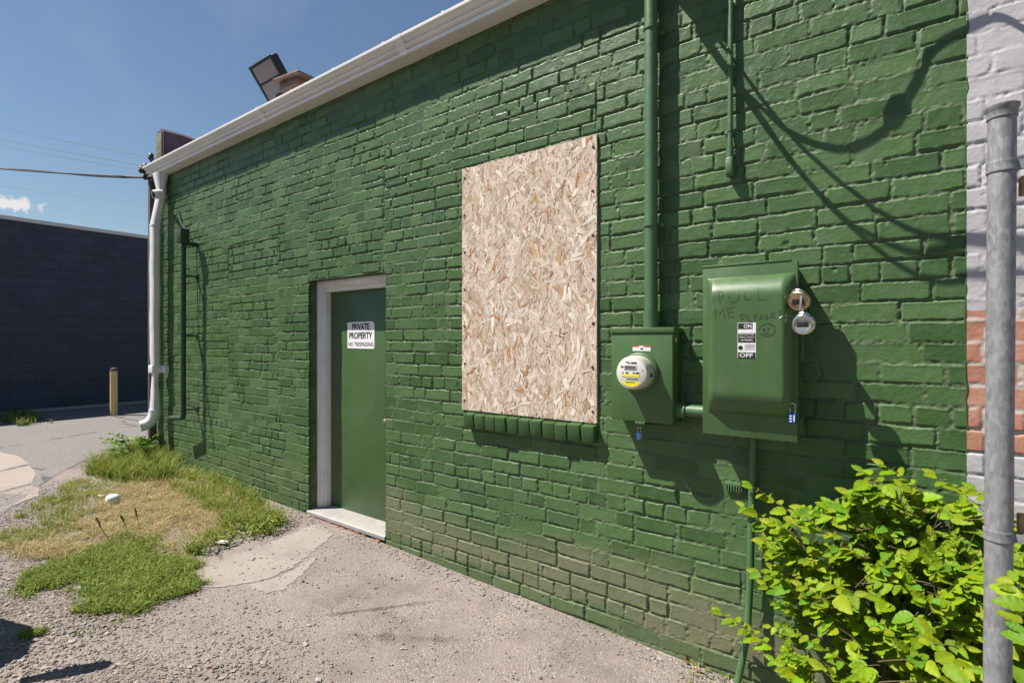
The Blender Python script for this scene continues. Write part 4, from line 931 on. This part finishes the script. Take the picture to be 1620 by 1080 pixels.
# ON / OFF sticker
a0 = on_dome(1167, 566); a1 = on_dome(1196, 510); lp_ = DF+.0012
L0, L1, LZ0, LZ1 = a0.x, a1.x, a0.z, a1.z; lw, lh = L1-L0, LZ1-LZ0; lc = (L0+L1)/2
stk = MB().box((L0, -lp_, LZ0), (L1, -lp_+.001, LZ1)).build('switch_label', M['stick'], sw_)
for (f0, f1) in ((0, .16), (.44, .70), (.82, .985)): MB().box((L0+.002, -lp_-.0006, LZ0+f0*lh), (L1-.002-(.012 if f1 > .9 else 0), -lp_+.0002, LZ0+f1*lh)).build('black_panel', M['ink'], stk)
text('lettering', 'ON', WALLF(lc+.004, LZ0+.905*lh, lp_+.0007), .11*lh, lw*.42, M['stick'], stk, .02)
text('lettering', 'OFF', WALLF(lc-.002, LZ0+.08*lh, lp_+.0007), .115*lh, lw*.72, M['stick'], stk, .02)
for i, t_ in enumerate(('General Duty', 'Safety Switch', 'non-fusible')): text('lettering', t_, WALLF(lc, LZ0+(.665-.075*i)*lh, lp_+.0007), .05*lh, lw*.82*(1 if i < 2 else .8), M['stick'], stk, .01)
pc = MB(); pc.lathe([(.010, 0), (.010, .0006), (0, .0006)], WALLF(lc-.026, LZ0+.29*lh, lp_+.0002), 16)
for i in range(5): pc.box((lc-.008, -lp_-.0006, LZ0+(.24+.035*i)*lh), (lc+.035, -lp_, LZ0+(.247+.035*i)*lh))
pc.build('pictogram', M['ink'], stk)
# operating handle on the right flank
hd = MB(); hp = W(1268, 480, .10); hx = kx1+.012
hd.tube([(kx1-.034, -.07, hp.z-.02), (kx1+.03, -.07, hp.z-.02)], .022, 14); hd.box((kx1+.018, -.20, hp.z-.045), (kx1+.03, -.04, hp.z+.0), Matrix.Translation((0, -.07, hp.z)) @ Matrix.Rotation(R(-18), 4, 'X') @ Matrix.Translation((0, .07, -hp.z)), bev=.004); hd.box((kx1-.033, -.115, hp.z-.10), (kx1-.021, -.03, hp.z+.03), bev=.004)
hd.build('handle', M['gpaint'], sw_)
hs = W(1272, 545, .15)
MB().box((kx1+.016, -.158, hs.z-.075), (kx1+.021, -.148, hs.z+.06), bev=.001).build('seal_rod', M['gpipe'], sw_)

# round padlocks hung on the handle
def disc_lock(name, px, py, p, m, label, grp, tilt):
    c_ = W(px, py, p); o = thing(name, label, 'padlock', c_, grp)
    FM_ = face_frame(c_, (math.cos(tilt[0]), math.sin(tilt[0])*-1, 0), (0, tilt[1], 1))
    MB().lathe([(.024, -.018), (.040, -.015), (.046, -.007), (.046, .007), (.041, .013), (.034, .0150), (.031, .0136), (0, .0136)], FM_, 32).build('body', m, o)
    s_ = MB(); s_.tube([FM_ @ Vector((.024*math.cos(a)+.0, .030+.020*math.sin(a), 0)) for a in np.linspace(R(-20), R(200), 14)], .0045, 8); s_.build('shackle', M['chrome'], o)
    k = MB(); k.box((-.022, -.011, .0132), (.022, .012, .0155), FM_, bev=.001); k.build('nameplate', M['black'], o)
    return o
disc_lock('disc_padlock', 1264, 476, .235, M['brass'], 'brassy round padlock, upper of the two on the switch handle', 'round padlocks on the switch handle', (.25, -.35))
disc_lock('disc_padlock', 1271, 513, .235, M['chrome'], 'bright steel round padlock hanging below the brassy one', 'round padlocks on the switch handle', (.1, -.1))
lv = MB(); a = W(1268, 470, .258); lv.box((a.x-.005, a.y-.003, a.z-.058), (a.x+.004, a.y+.003, a.z+.012), Matrix.Translation(a) @ Matrix.Rotation(R(4), 4, 'Y') @ Matrix.Translation(-a), bev=.0015)
lv.build('hasp_bar', M['galv'], sw_)
def blue_lock(px, py, p, label, s=1.0):
    c_ = W(px, py, p); o = thing('blue_padlock', label, 'padlock', c_, 'small blue padlocks')
    x, y, z = c_
    MB().box((x-.013*s, y-.008*s, z-.021*s), (x+.013*s, y+.008*s, z+.019*s), bev=.004*s, seg=3).build('body', M['blue'], o)
    MB().tube([(x+.009*s*math.cos(t)*1.0, y, z+(.045+.012*math.sin(t))*s) for t in np.linspace(0, math.pi, 12)][::1] , .0022*s, 8).tube([(x+.009*s, y, z+.017*s), (x+.009*s, y, z+.046*s)], .0022*s, 8).tube([(x-.009*s, y, z+.017*s), (x-.009*s, y, z+.046*s)], .0022*s, 8).build('shackle', M['chrome'], o)
    d_ = MB()
    for i in range(3): d_.box((x-.009*s, y-.0095*s, z+(.006-.010*i)*s), (x-.002*s, y-.0075*s, z+(.011-.010*i)*s)); 
    d_.box((x+.004*s, y-.0095*s, z-.012*s), (x+.008*s, y-.0075*s, z+.012*s)); d_.build('dials', M['stick'], o)
    return o
blue_lock(1254, 661, kp+.03, 'small blue padlock on the lower right edge of the big switch box', 1.15)
bl2 = blue_lock(1011, 690, mpd-.005, 'small blue padlock dangling under the meter box', .95); bl2.rotation_euler = (0, 0, R(55))
# short conduit linking the two boxes
nz = W(1090, 649, .06).z
lk = thing('link_conduit', 'short green conduit joining the meter box and the switch box', 'conduit', (mx1, -.065, nz))
MB().tube([(mx1-.01, -.065, nz), (kx0+.01, -.065, nz)], .031, 20).build('pipe', M['gpipe'], lk)
MB().tube([(mx1, -.065, nz), (mx1+.045, -.065, nz)], .040, 20).build('coupling', M['gpipe'], lk)
# conduit from the switch down to the ground
ex = W(1187, 850, .05).x
gc = thing('ground_conduit', 'thin green pipe running down the wall into the ground behind the leaves', 'conduit', (ex, -.05, 0))
MB().tube([(ex+.012, -.045, kz0+.01), (ex+.006, -.05, H-.8), (ex, -.055, H-1.15), (ex-.01, -.07, .28), (ex-.045, -.12, .05), (ex-.06, -.15, -.06)], .0165, 12).build('pipe', M['gpipe'], gc)
cz = W(1165, 768, .03)
comb_shade = MB(); comb_shade.box((cz.x-.06, -.014, cz.z-.008), (ex+.03, .004, cz.z+.008), bev=.002)  # comb-shaped shadow on the wall, built as a solid bar and teeth
for i in range(9): x = cz.x-.056+i*.0125; comb_shade.box((x, -.016, cz.z-.035-.003*(i % 3)), (x+.006, -.004, cz.z-.006), bev=.001)
comb_shade.build('strap', M['gpipe'], gc)

# ------------------------------------------------------------------ steel post at the right
PP = .65; pt = W(1585.5, 172, PP); pbm = W(1578, 1080, PP); dirp = (pbm-pt); 
foot = pt+dirp*((pt.z+.1)/(pt.z-pbm.z))
def onpost(z): t = (z-foot.z)/(pt.z-foot.z); return foot.lerp(pt, t)
post = thing('steel_post', 'tall grey galvanised steel post standing in front of the leafy shrub', 'post', onpost(0))
PR = .0325
MB().tube([foot, pt], PR, 40, caps=True).build('pipe', M['galv'], post)
cl = MB(); Mtop = Matrix.Translation(pt) @ (pt-foot).to_track_quat('Z', 'Y').to_matrix().to_4x4()
cl.lathe([(PR+.0005, -.03), (PR+.003, -.03), (PR+.003, -.008), (PR+.0065, -.004), (PR+.0075, .006), (PR+.004, .009), (PR-.002, .009), (PR-.003, -.02)], Mtop, 40); cl.build('collar', M['galv'], post)
for y in (266, 845):
    z = H+(540-y)*1.543/F; c_ = onpost(z); Mb = Matrix.Translation(c_) @ (pt-foot).to_track_quat('Z', 'Y').to_matrix().to_4x4()
    bnd = MB(); bnd.lathe([(PR+.0004, -.016), (PR+.0028, -.016), (PR+.0036, -.013), (PR+.0028, -.009), (PR+.0028, .009), (PR+.0036, .013), (PR+.0028, .016), (PR+.0004, .016)], Mb, 40)
    for s_ in (-1, 1): bnd.box((c_.x+PR-.004, c_.y-.006+s_*.006-.0012, c_.z-.013), (c_.x+PR+.075, c_.y-.006+s_*.006+.0012, c_.z+.013))
    bnd.lathe([(.0085, 0), (.0085, .005), (.006, .007), (0, .0075)], face_frame((c_.x+PR+.026, c_.y-.0135, c_.z), (1, 0, 0), (0, 0, 1)), 10); bnd.lathe([(.007, 0), (.007, .006), (0, .006)], face_frame((c_.x+PR+.026, c_.y+.003, c_.z), (-1, 0, 0), (0, 0, 1)), 6)
    bnd.build('brace_band', M['galv'], post)
c_ = onpost(H+(540-292)*1.543/F)
MB().box((c_.x+PR+.010, c_.y+.012, c_.z-.035), (c_.x+PR+1.2, c_.y+.05, c_.z+.02), bev=.004).build('timber_rail', M['timber'])
tag(bpy.data.objects['timber_rail'], 'pale timber rail end beside the upper clamp of the steel post', 'rail', 'timber rails behind the post')
c_ = onpost(H+(540-830)*1.543/F)
r2 = MB().box((c_.x+PR+.012, c_.y+.012, c_.z-.02), (c_.x+PR+1.2, c_.y+.05, c_.z+.035), bev=.004).build('timber_rail', M['timber'])
tag(r2, 'timber rail end beside the lower clamp of the steel post', 'rail', 'timber rails behind the post')

# ------------------------------------------------------------------ leaves
class Leaves:
    def __init__(s): s.v = []; s.f = []; s.c = []; s.ve = []
    def leaf(s, p, d, up, L, w, c, curl=.25, ser=True, seg=9):
        d = d.normalized(); sd = d.cross(up)
        sd = sd.normalized() if sd.length > 1e-4 else d.orthogonal().normalized(); n = sd.cross(d)
        o = len(s.v)
        for i in range(seg+1):
            t = i/seg; prof_ = math.sin(math.pi*min(1, t**.78))**.68*(1-.12*t) if 0 < t < 1 else 0.0
            z = -curl*L*t*t*.6
            hw = w*prof_*.5; zig = (1+.055*(-1 if i % 2 else 1)) if ser else 1
            m_ = p+d*(L*t)+n*z
            rip = .05*L*(1 if i % 2 else -1)*.25
            s.v += [m_-sd*hw*zig+n*(hw*.20+rip*.3), m_, m_+sd*hw*zig+n*(hw*.20+rip*.3)]; s.c += [c]*3
            s.ve += [.5+.5*(i % 2), .0, .5+.5*(i % 2)]
        for i in range(seg): a = o+3*i; s.f += [(a, a+1, a+4, a+3), (a+1, a+2, a+5, a+4)]
    def build(s, name, m, parent=None):
        me = bpy.data.meshes.new(name); me.from_pydata([tuple(v) for v in s.v], [], s.f); me.polygons.foreach_set('use_smooth', [True]*len(s.f))
        a = me.attributes.new('tint', 'FLOAT_COLOR', 'POINT'); a.data.foreach_set('color', np.array([(*c, 1) for c in s.c], 'f').ravel())
        b_ = me.attributes.new('vein', 'FLOAT', 'POINT'); b_.data.foreach_set('value', np.array(s.ve, 'f'))
        return link(name, me, m, parent)
def lc_(base, var=.25):
    k = random.uniform(1-var, 1+var); y = random.uniform(.8, 1.25); return (base[0]*k*y, base[1]*k, base[2]*k)
def twig(lv, st, root, tip, n, L, base, r=.003, droop=.1, upn=Vector((-.30, -.85, .75)), start=.4, fill=True):
    mid = root.lerp(tip, .5)+Vector((0, 0, .12*(tip-root).length)); P = arc(root, mid, tip, 12)
    st.tube(P, [r*(1-.8*i/12) for i in range(13)], 5, False)
    for k in range(n):
        t = start+(1-start)*(k+.5)/n; i = min(11, int(t*12)); p = P[i].lerp(P[i+1], t*12-i); ax_ = (P[i+1]-P[i]).normalized()
        sd = ax_.cross(Vector((0, 0, 1))).normalized()*(1 if k % 2 else -1)
        d = (ax_*.55+sd*.8+Vector((random.uniform(-.3, .3), random.uniform(-.3, .3), random.uniform(-.5, .15)))).normalized()
        u = (upn+Vector((random.uniform(-.5, .5), random.uniform(-.5, .5), random.uniform(-.2, .4)))).normalized()
        Lk = L*random.uniform(.6, 1.15)*(1-.35*max(0, t-.75)/.25)
        lv.leaf(p+d*.006, d, u, Lk, Lk*random.uniform(.56, .72), lc_(base, .26) if random.random() < .8 else lc_((.17, .33, .02), .2), random.uniform(.1, .6))
    ax_ = (P[12]-P[10]); lv.leaf(P[12], ax_, upn, L*.7, L*.36, lc_(base, .15), .2)

LEAF = (.265, .39, .012)
shr = thing('leafy_shrub', 'bright yellow green elm shrub growing against the foot of the wall', 'shrub', (-.05, -.38, 0))
lv, stm = Leaves(), MB()
outl = [(1196, 860), (1205, 812), (1262, 800), (1305, 806), (1332, 775), (1392, 742), (1440, 765), (1500, 775), (1560, 800), (1640, 850), (1760, 900), (1760, 1400), (1240, 1400), (1225, 1060), (1215, 960), (1200, 905)]
cnt = 0
while cnt < 450:
    px, py = random.uniform(1190, 1700), random.uniform(745, 1210)
    if not inpoly(px, py, outl): continue
    edge = max(0, (py-760)/320); right = min(1, max(0, (px-1250)/300))
    p = random.uniform(.07, .16+.35*edge+.30*right*edge)
    if py < 830: p = random.uniform(.08, .30)
    if 1535 < px: p = min(p, .42)
    tip = W(px, py, p)
    if tip.z < .06: continue
    cnt += 1
    base_ = Vector((-.10+random.uniform(-.12, .25), -min(.55, p*.6+.12), max(.02, tip.z*.25*random.random())))
    rt_ = tip.lerp(base_, random.uniform(.25, .45)); rt_.z = tip.z-random.uniform(-.02, .14); rt_.x += random.uniform(-.12, .12)
    Ls = random.uniform(.036, .084)+.045*right*edge*random.random()
    twig(lv, stm, rt_, tip, random.randint(6, 11), Ls, LEAF, .0026)
for (px, py, p) in [(1188, 768, .10), (1178, 800, .10), (1140, 968, .13), (1165, 985, .14), (1398, 735, .12), (1365, 745, .12), (1480, 752, .15), (1545, 775, .25), (1212, 925, .12), (1612, 868, .42), (1608, 920, .72), (1616, 975, .8)]:
    tip = W(px, py, p); rt_ = W(min(px+85, 1640), py+65, p*1.1+.02); twig(lv, stm, rt_, tip, 7, .070, LEAF, .0022, start=.25)
for k in range(9):
    a = Vector((-.08+random.uniform(-.14, .32), -.3+random.uniform(-.12, .1), -.03)); b_ = W(random.uniform(1230, 1600), random.uniform(800, 1000), random.uniform(.1, .4))
    stm.tube(arc(a, a.lerp(b_, .5)+Vector((0, 0, .15)), b_, 10), [.0045-.0032*i/10 for i in range(11)], 6, False)
lv.build('foliage', M['leaf'], shr); stm.build('branches', M['stalk'], shr)

# small elm sapling at the far corner
sap = thing('corner_sapling', 'small dark leafed sapling at the foot of the downspout', 'sapling', G(225, 722))
l2, s2 = Leaves(), MB(); c0 = G(228, 724)
for k in range(30):
    tip = AT(random.uniform(158, 255), random.uniform(683, 722), 6.4+random.uniform(-.35, .35)); tip.z = max(tip.z, .25)
    twig(l2, s2, c0.lerp(tip, .25)+Vector((0, 0, .03)), tip, 7, .075, (.11, .21, .025), .004)
l2.build('foliage', M['leaf'], sap); s2.build('branches', M['stalk'], sap)

# ------------------------------------------------------------------ grass and weeds
GR = [(.24, .31, .055), (.29, .35, .07), (.17, .24, .04), (.35, .40, .09), (.13, .19, .035)]
YG = [(.30, .36, .06), (.36, .38, .09), (.24, .31, .05), (.45, .40, .14)]
DRY = [(.64, .46, .29), (.70, .54, .37), (.55, .38, .22), (.47, .35, .21), (.40, .34, .15), (.30, .33, .09), (.26, .30, .07)]
mat_poly = [(106, 984), (160, 978), (220, 966), (285, 950), (318, 938), (325, 915), (300, 893), (262, 875), (235, 852), (200, 845), (170, 858), (110, 884), (45, 905), (22, 925), (30, 940), (70, 934), (104, 950)]
blades('ground_cover', mat_poly, 30000, (.014, .085), .0030, GR, 1.1, 'thick mat of low green weeds beside the concrete slab', 'ground cover', 330, edge=.42)
blades('dry_grass', [(110, 900), (60, 882), (0, 888), (0, 866), (90, 850), (150, 815), (160, 780), (190, 770), (270, 742), (330, 758), (400, 800), (400, 830), (330, 868), (300, 890), (250, 862), (200, 850)], 30000, (.03, .12), .0019, DRY, 1.7, 'matted straw coloured dry grass between the weeds', 'dry grass', 700)
blades('verge_grass', [(0, 872), (0, 840), (50, 800), (95, 770), (150, 745), (200, 728), (262, 728), (270, 745), (200, 765), (175, 785), (160, 820), (100, 850)], 9500, (.03, .11), .0022, YG+GR+DRY[:2], .9, 'thin yellow green grass along the edge of the asphalt', 'grass', 220)
blades('wall_weeds', [(278, 742), (330, 742), (372, 765), (420, 795), (468, 824), (462, 836), (430, 846), (385, 852), (345, 876), (308, 886), (300, 875), (335, 845), (345, 820), (300, 790), (270, 770)], 7500, (.03, .20), .0032, GR+YG+[(.16, .24, .04)], .8, 'taller green weeds growing along the foot of the wall', 'weeds', 90)
blades('corner_grass', [(140, 752), (170, 735), (215, 715), (268, 712), (285, 735), (270, 765), (215, 768)], 8000, (.12, .34), .0035, YG+GR, .8, 'tall feathery grass in front of the wall corner', 'grass', 160)
tf = blades('grass_tuft', [(36, 1012), (50, 997), (72, 998), (78, 1010), (60, 1018)], 420, (.02, .06), .0025, GR, 1.0); del tf['kind']
tag(tf, 'small lone grass tuft in the gravel near the lower left', 'grass tuft')
# broad little leaves among the weeds
bl_ = Leaves()
for poly, n, Ls in ((mat_poly, 5200, .013), ([(310, 884), (345, 850), (400, 812), (468, 826), (440, 845), (385, 856)], 800, .03), ([(170, 850), (250, 850), (262, 875), (200, 885)], 300, .02)):
    P = [G(*p) for p in poly]; pl = [(p.x, p.y) for p in P]; k = 0
    while k < n:
        x, y = random.uniform(min(p[0] for p in pl), max(p[0] for p in pl)), random.uniform(min(p[1] for p in pl), max(p[1] for p in pl))
        if not inpoly(x, y, pl) or y > -.02: continue
        k += 1; a = random.uniform(0, 6.28); p = Vector((x, y, float(g(x))+random.uniform(.015, .05 if Ls < .02 else .10)))
        bl_.leaf(p, Vector((math.cos(a), math.sin(a), random.uniform(-.2, .6))), Vector((random.uniform(-.4, .4), random.uniform(-.4, .4), 1)), Ls*random.uniform(.7, 1.5), Ls*random.uniform(.35, .6), lc_(random.choice(GR), .25), .2, False, 3)
tag(bl_.build('broad_leaf_weeds', M['grass']), 'small broad leaved weeds mixed into the green patches', 'weeds', kind='stuff')
# seed stalks
for k, (a, b_, c2) in enumerate([((178, 862), (162, 838), (152, 818)), ((207, 852), (198, 830), (191, 815)), ((222, 845), (218, 822), (213, 803))]):
    p0 = G(*a); z0 = AT(a[0], a[1], 0.001); dpt = (p0-cam.location).dot(Vector((-math.sin(YAW), math.cos(YAW), 0)))
    p1, p2 = AT(b_[0], b_[1], dpt), AT(c2[0], c2[1], dpt)
    w_ = thing('seed_stalk', ['dark dock seed stalk leaning left, leftmost of three in the weeds', 'short middle seed stalk rising from the weeds', 'tallest upright seed stalk, rightmost of three in the weeds'][k], 'weed', p0, 'seed stalks')
    MB().tube([p0, p1, p2], .0022, 6).build('stem', M['greenstem'], w_)
    hd_ = MB(); 
    for i in range(22):
        q_ = p1.lerp(p2, .3+.7*i/21)+Vector((random.uniform(-.006, .006), random.uniform(-.006, .006), 0)); hd_.lathe([(.0005, -.006), (.0045, 0), (.0005, .006)], Matrix.Translation(q_), 6)
    hd_.build('seed_head', M['stalk'], w_)

# white pipe stub, plastic scrap, fallen leaves
p = G(178, 796); ps = thing('pipe_stub', 'short capped white plastic pipe stub sticking up among the dry grass', 'pipe stub', p)
MB().tube([p+Vector((0, 0, -.05)), p+Vector((.004, 0, .055))], .048, 24).build('pipe', M['pvc'], ps)
MB().lathe([(.056, .03), (.057, .055), (.053, .072), (.035, .085), (.0, .088)], Matrix.Translation(p) @ Matrix.Rotation(R(5), 4, 'Y'), 24).build('cap', M['pvc'], ps)
for (px, py, s_, l_) in [(352, 861, 1.0, 'flat grey plastic scrap lying in the weeds by the slab'), (160, 787, .8, 'pale stone chip lying beside the white pipe stub')]:
    p = G(px, py); mb = MB(); mb.box((p.x-.045*s_, p.y-.02*s_, p.z+.02), (p.x+.045*s_, p.y+.02*s_, p.z+.028), Matrix.Translation(p) @ Matrix.Rotation(R(25), 4, 'Z') @ Matrix.Rotation(R(12), 4, 'X') @ Matrix.Translation(-p), bev=.003)
    tag(mb.build('litter_scrap', M['pvc']), l_, 'litter')
fl_ = Leaves(); 
for (px, py) in [(1092, 1052), (1100, 1060), (1085, 1045)]:
    p = G(px, py)+Vector((0, 0, .006)); fl_.leaf(p, Vector((random.uniform(-1, 1), random.uniform(-.3, .3), .2)), Vector((.1, -.2, 1)), .04, .022, (.30, .15, .06), -.5, False, 4)
tag(fl_.build('fallen_leaves', M['grass']), 'few curled brown leaves on the asphalt at the foot of the wall', 'leaves', kind='stuff')
wd = Leaves()
for k in range(46):
    p = G(random.uniform(1085, 1180), 1062+random.uniform(-12, 22)); p.y = min(p.y, -.02)
    a = random.uniform(0, 6.28); wd.leaf(p+Vector((0, 0, .005)), Vector((math.cos(a), math.sin(a), .9)), Vector((0, -.3, 1)), random.uniform(.02, .045), .008, lc_(GR[1]), .3, False, 3)
tag(wd.build('wall_foot_weed', M['grass']), 'low weed sprouting where the wall meets the asphalt near the thin pipe', 'weed', kind='stuff')

# ------------------------------------------------------------------ unseen bin-shaped caster, made up to throw the shadow at the lower left
bs = G(28, 1046); hb_ = 1.05; bcx, bcy = bs.x-LA/LB*hb_-.24, bs.y-hb_/LB-.24
wbn = thing('shadow_caster_bin', 'invented wheeled bin, unseen left of the camera, added to cast the corner shadow', 'bin', (bcx, bcy, .08))
mb = MB(); vs = []
for z, s_ in ((.12, .78), (.95, 1.0), (.99, 1.06), (1.0, 1.06)):
    for j in range(24):
        a = 2*math.pi*j/24; cx_, cy_ = math.cos(a), math.sin(a); k = min(1/max(abs(cx_), abs(cy_)), 1.28); vs.append((bcx+cx_*k*.29*s_, bcy+cy_*k*.35*s_, z))
mb.add(vs, [(i*24+j, i*24+(j+1) % 24, (i+1)*24+(j+1) % 24, (i+1)*24+j) for i in range(3) for j in range(24)]+[tuple(range(24)), tuple(72+j for j in range(24))]); mb.build('body', M['bin'], wbn)
ld = MB(); ld.lathe([(.44, .0), (.43, .03), (.34, .075), (.18, .10), (0, .11)], Matrix.Translation((bcx, bcy, 1.0)) @ Matrix.Diagonal((.8, .95, 1, 1)), 32); ld.build('lid', M['bin'], wbn)
ht0, ht1 = G(40, 1075)+Vector((-LA/LB*.95, -.95/LB, .95)), G(185, 1050)+Vector((-LA/LB*.99, -.99/LB, .95))
MB().tube([ht0, ht0.lerp(ht1, .55), ht0.lerp(ht1, .9), ht1], [.03, .05, .04, .015], 10).build('handle', M['bin'], wbn)
for s_ in (-1, 1): MB().tube([(bcx-.3+.0, bcy+s_*.26-.03, .2), (bcx-.3, bcy+s_*.26+.03, .2)], .11, 20).build('wheel', M['rubber'], wbn)
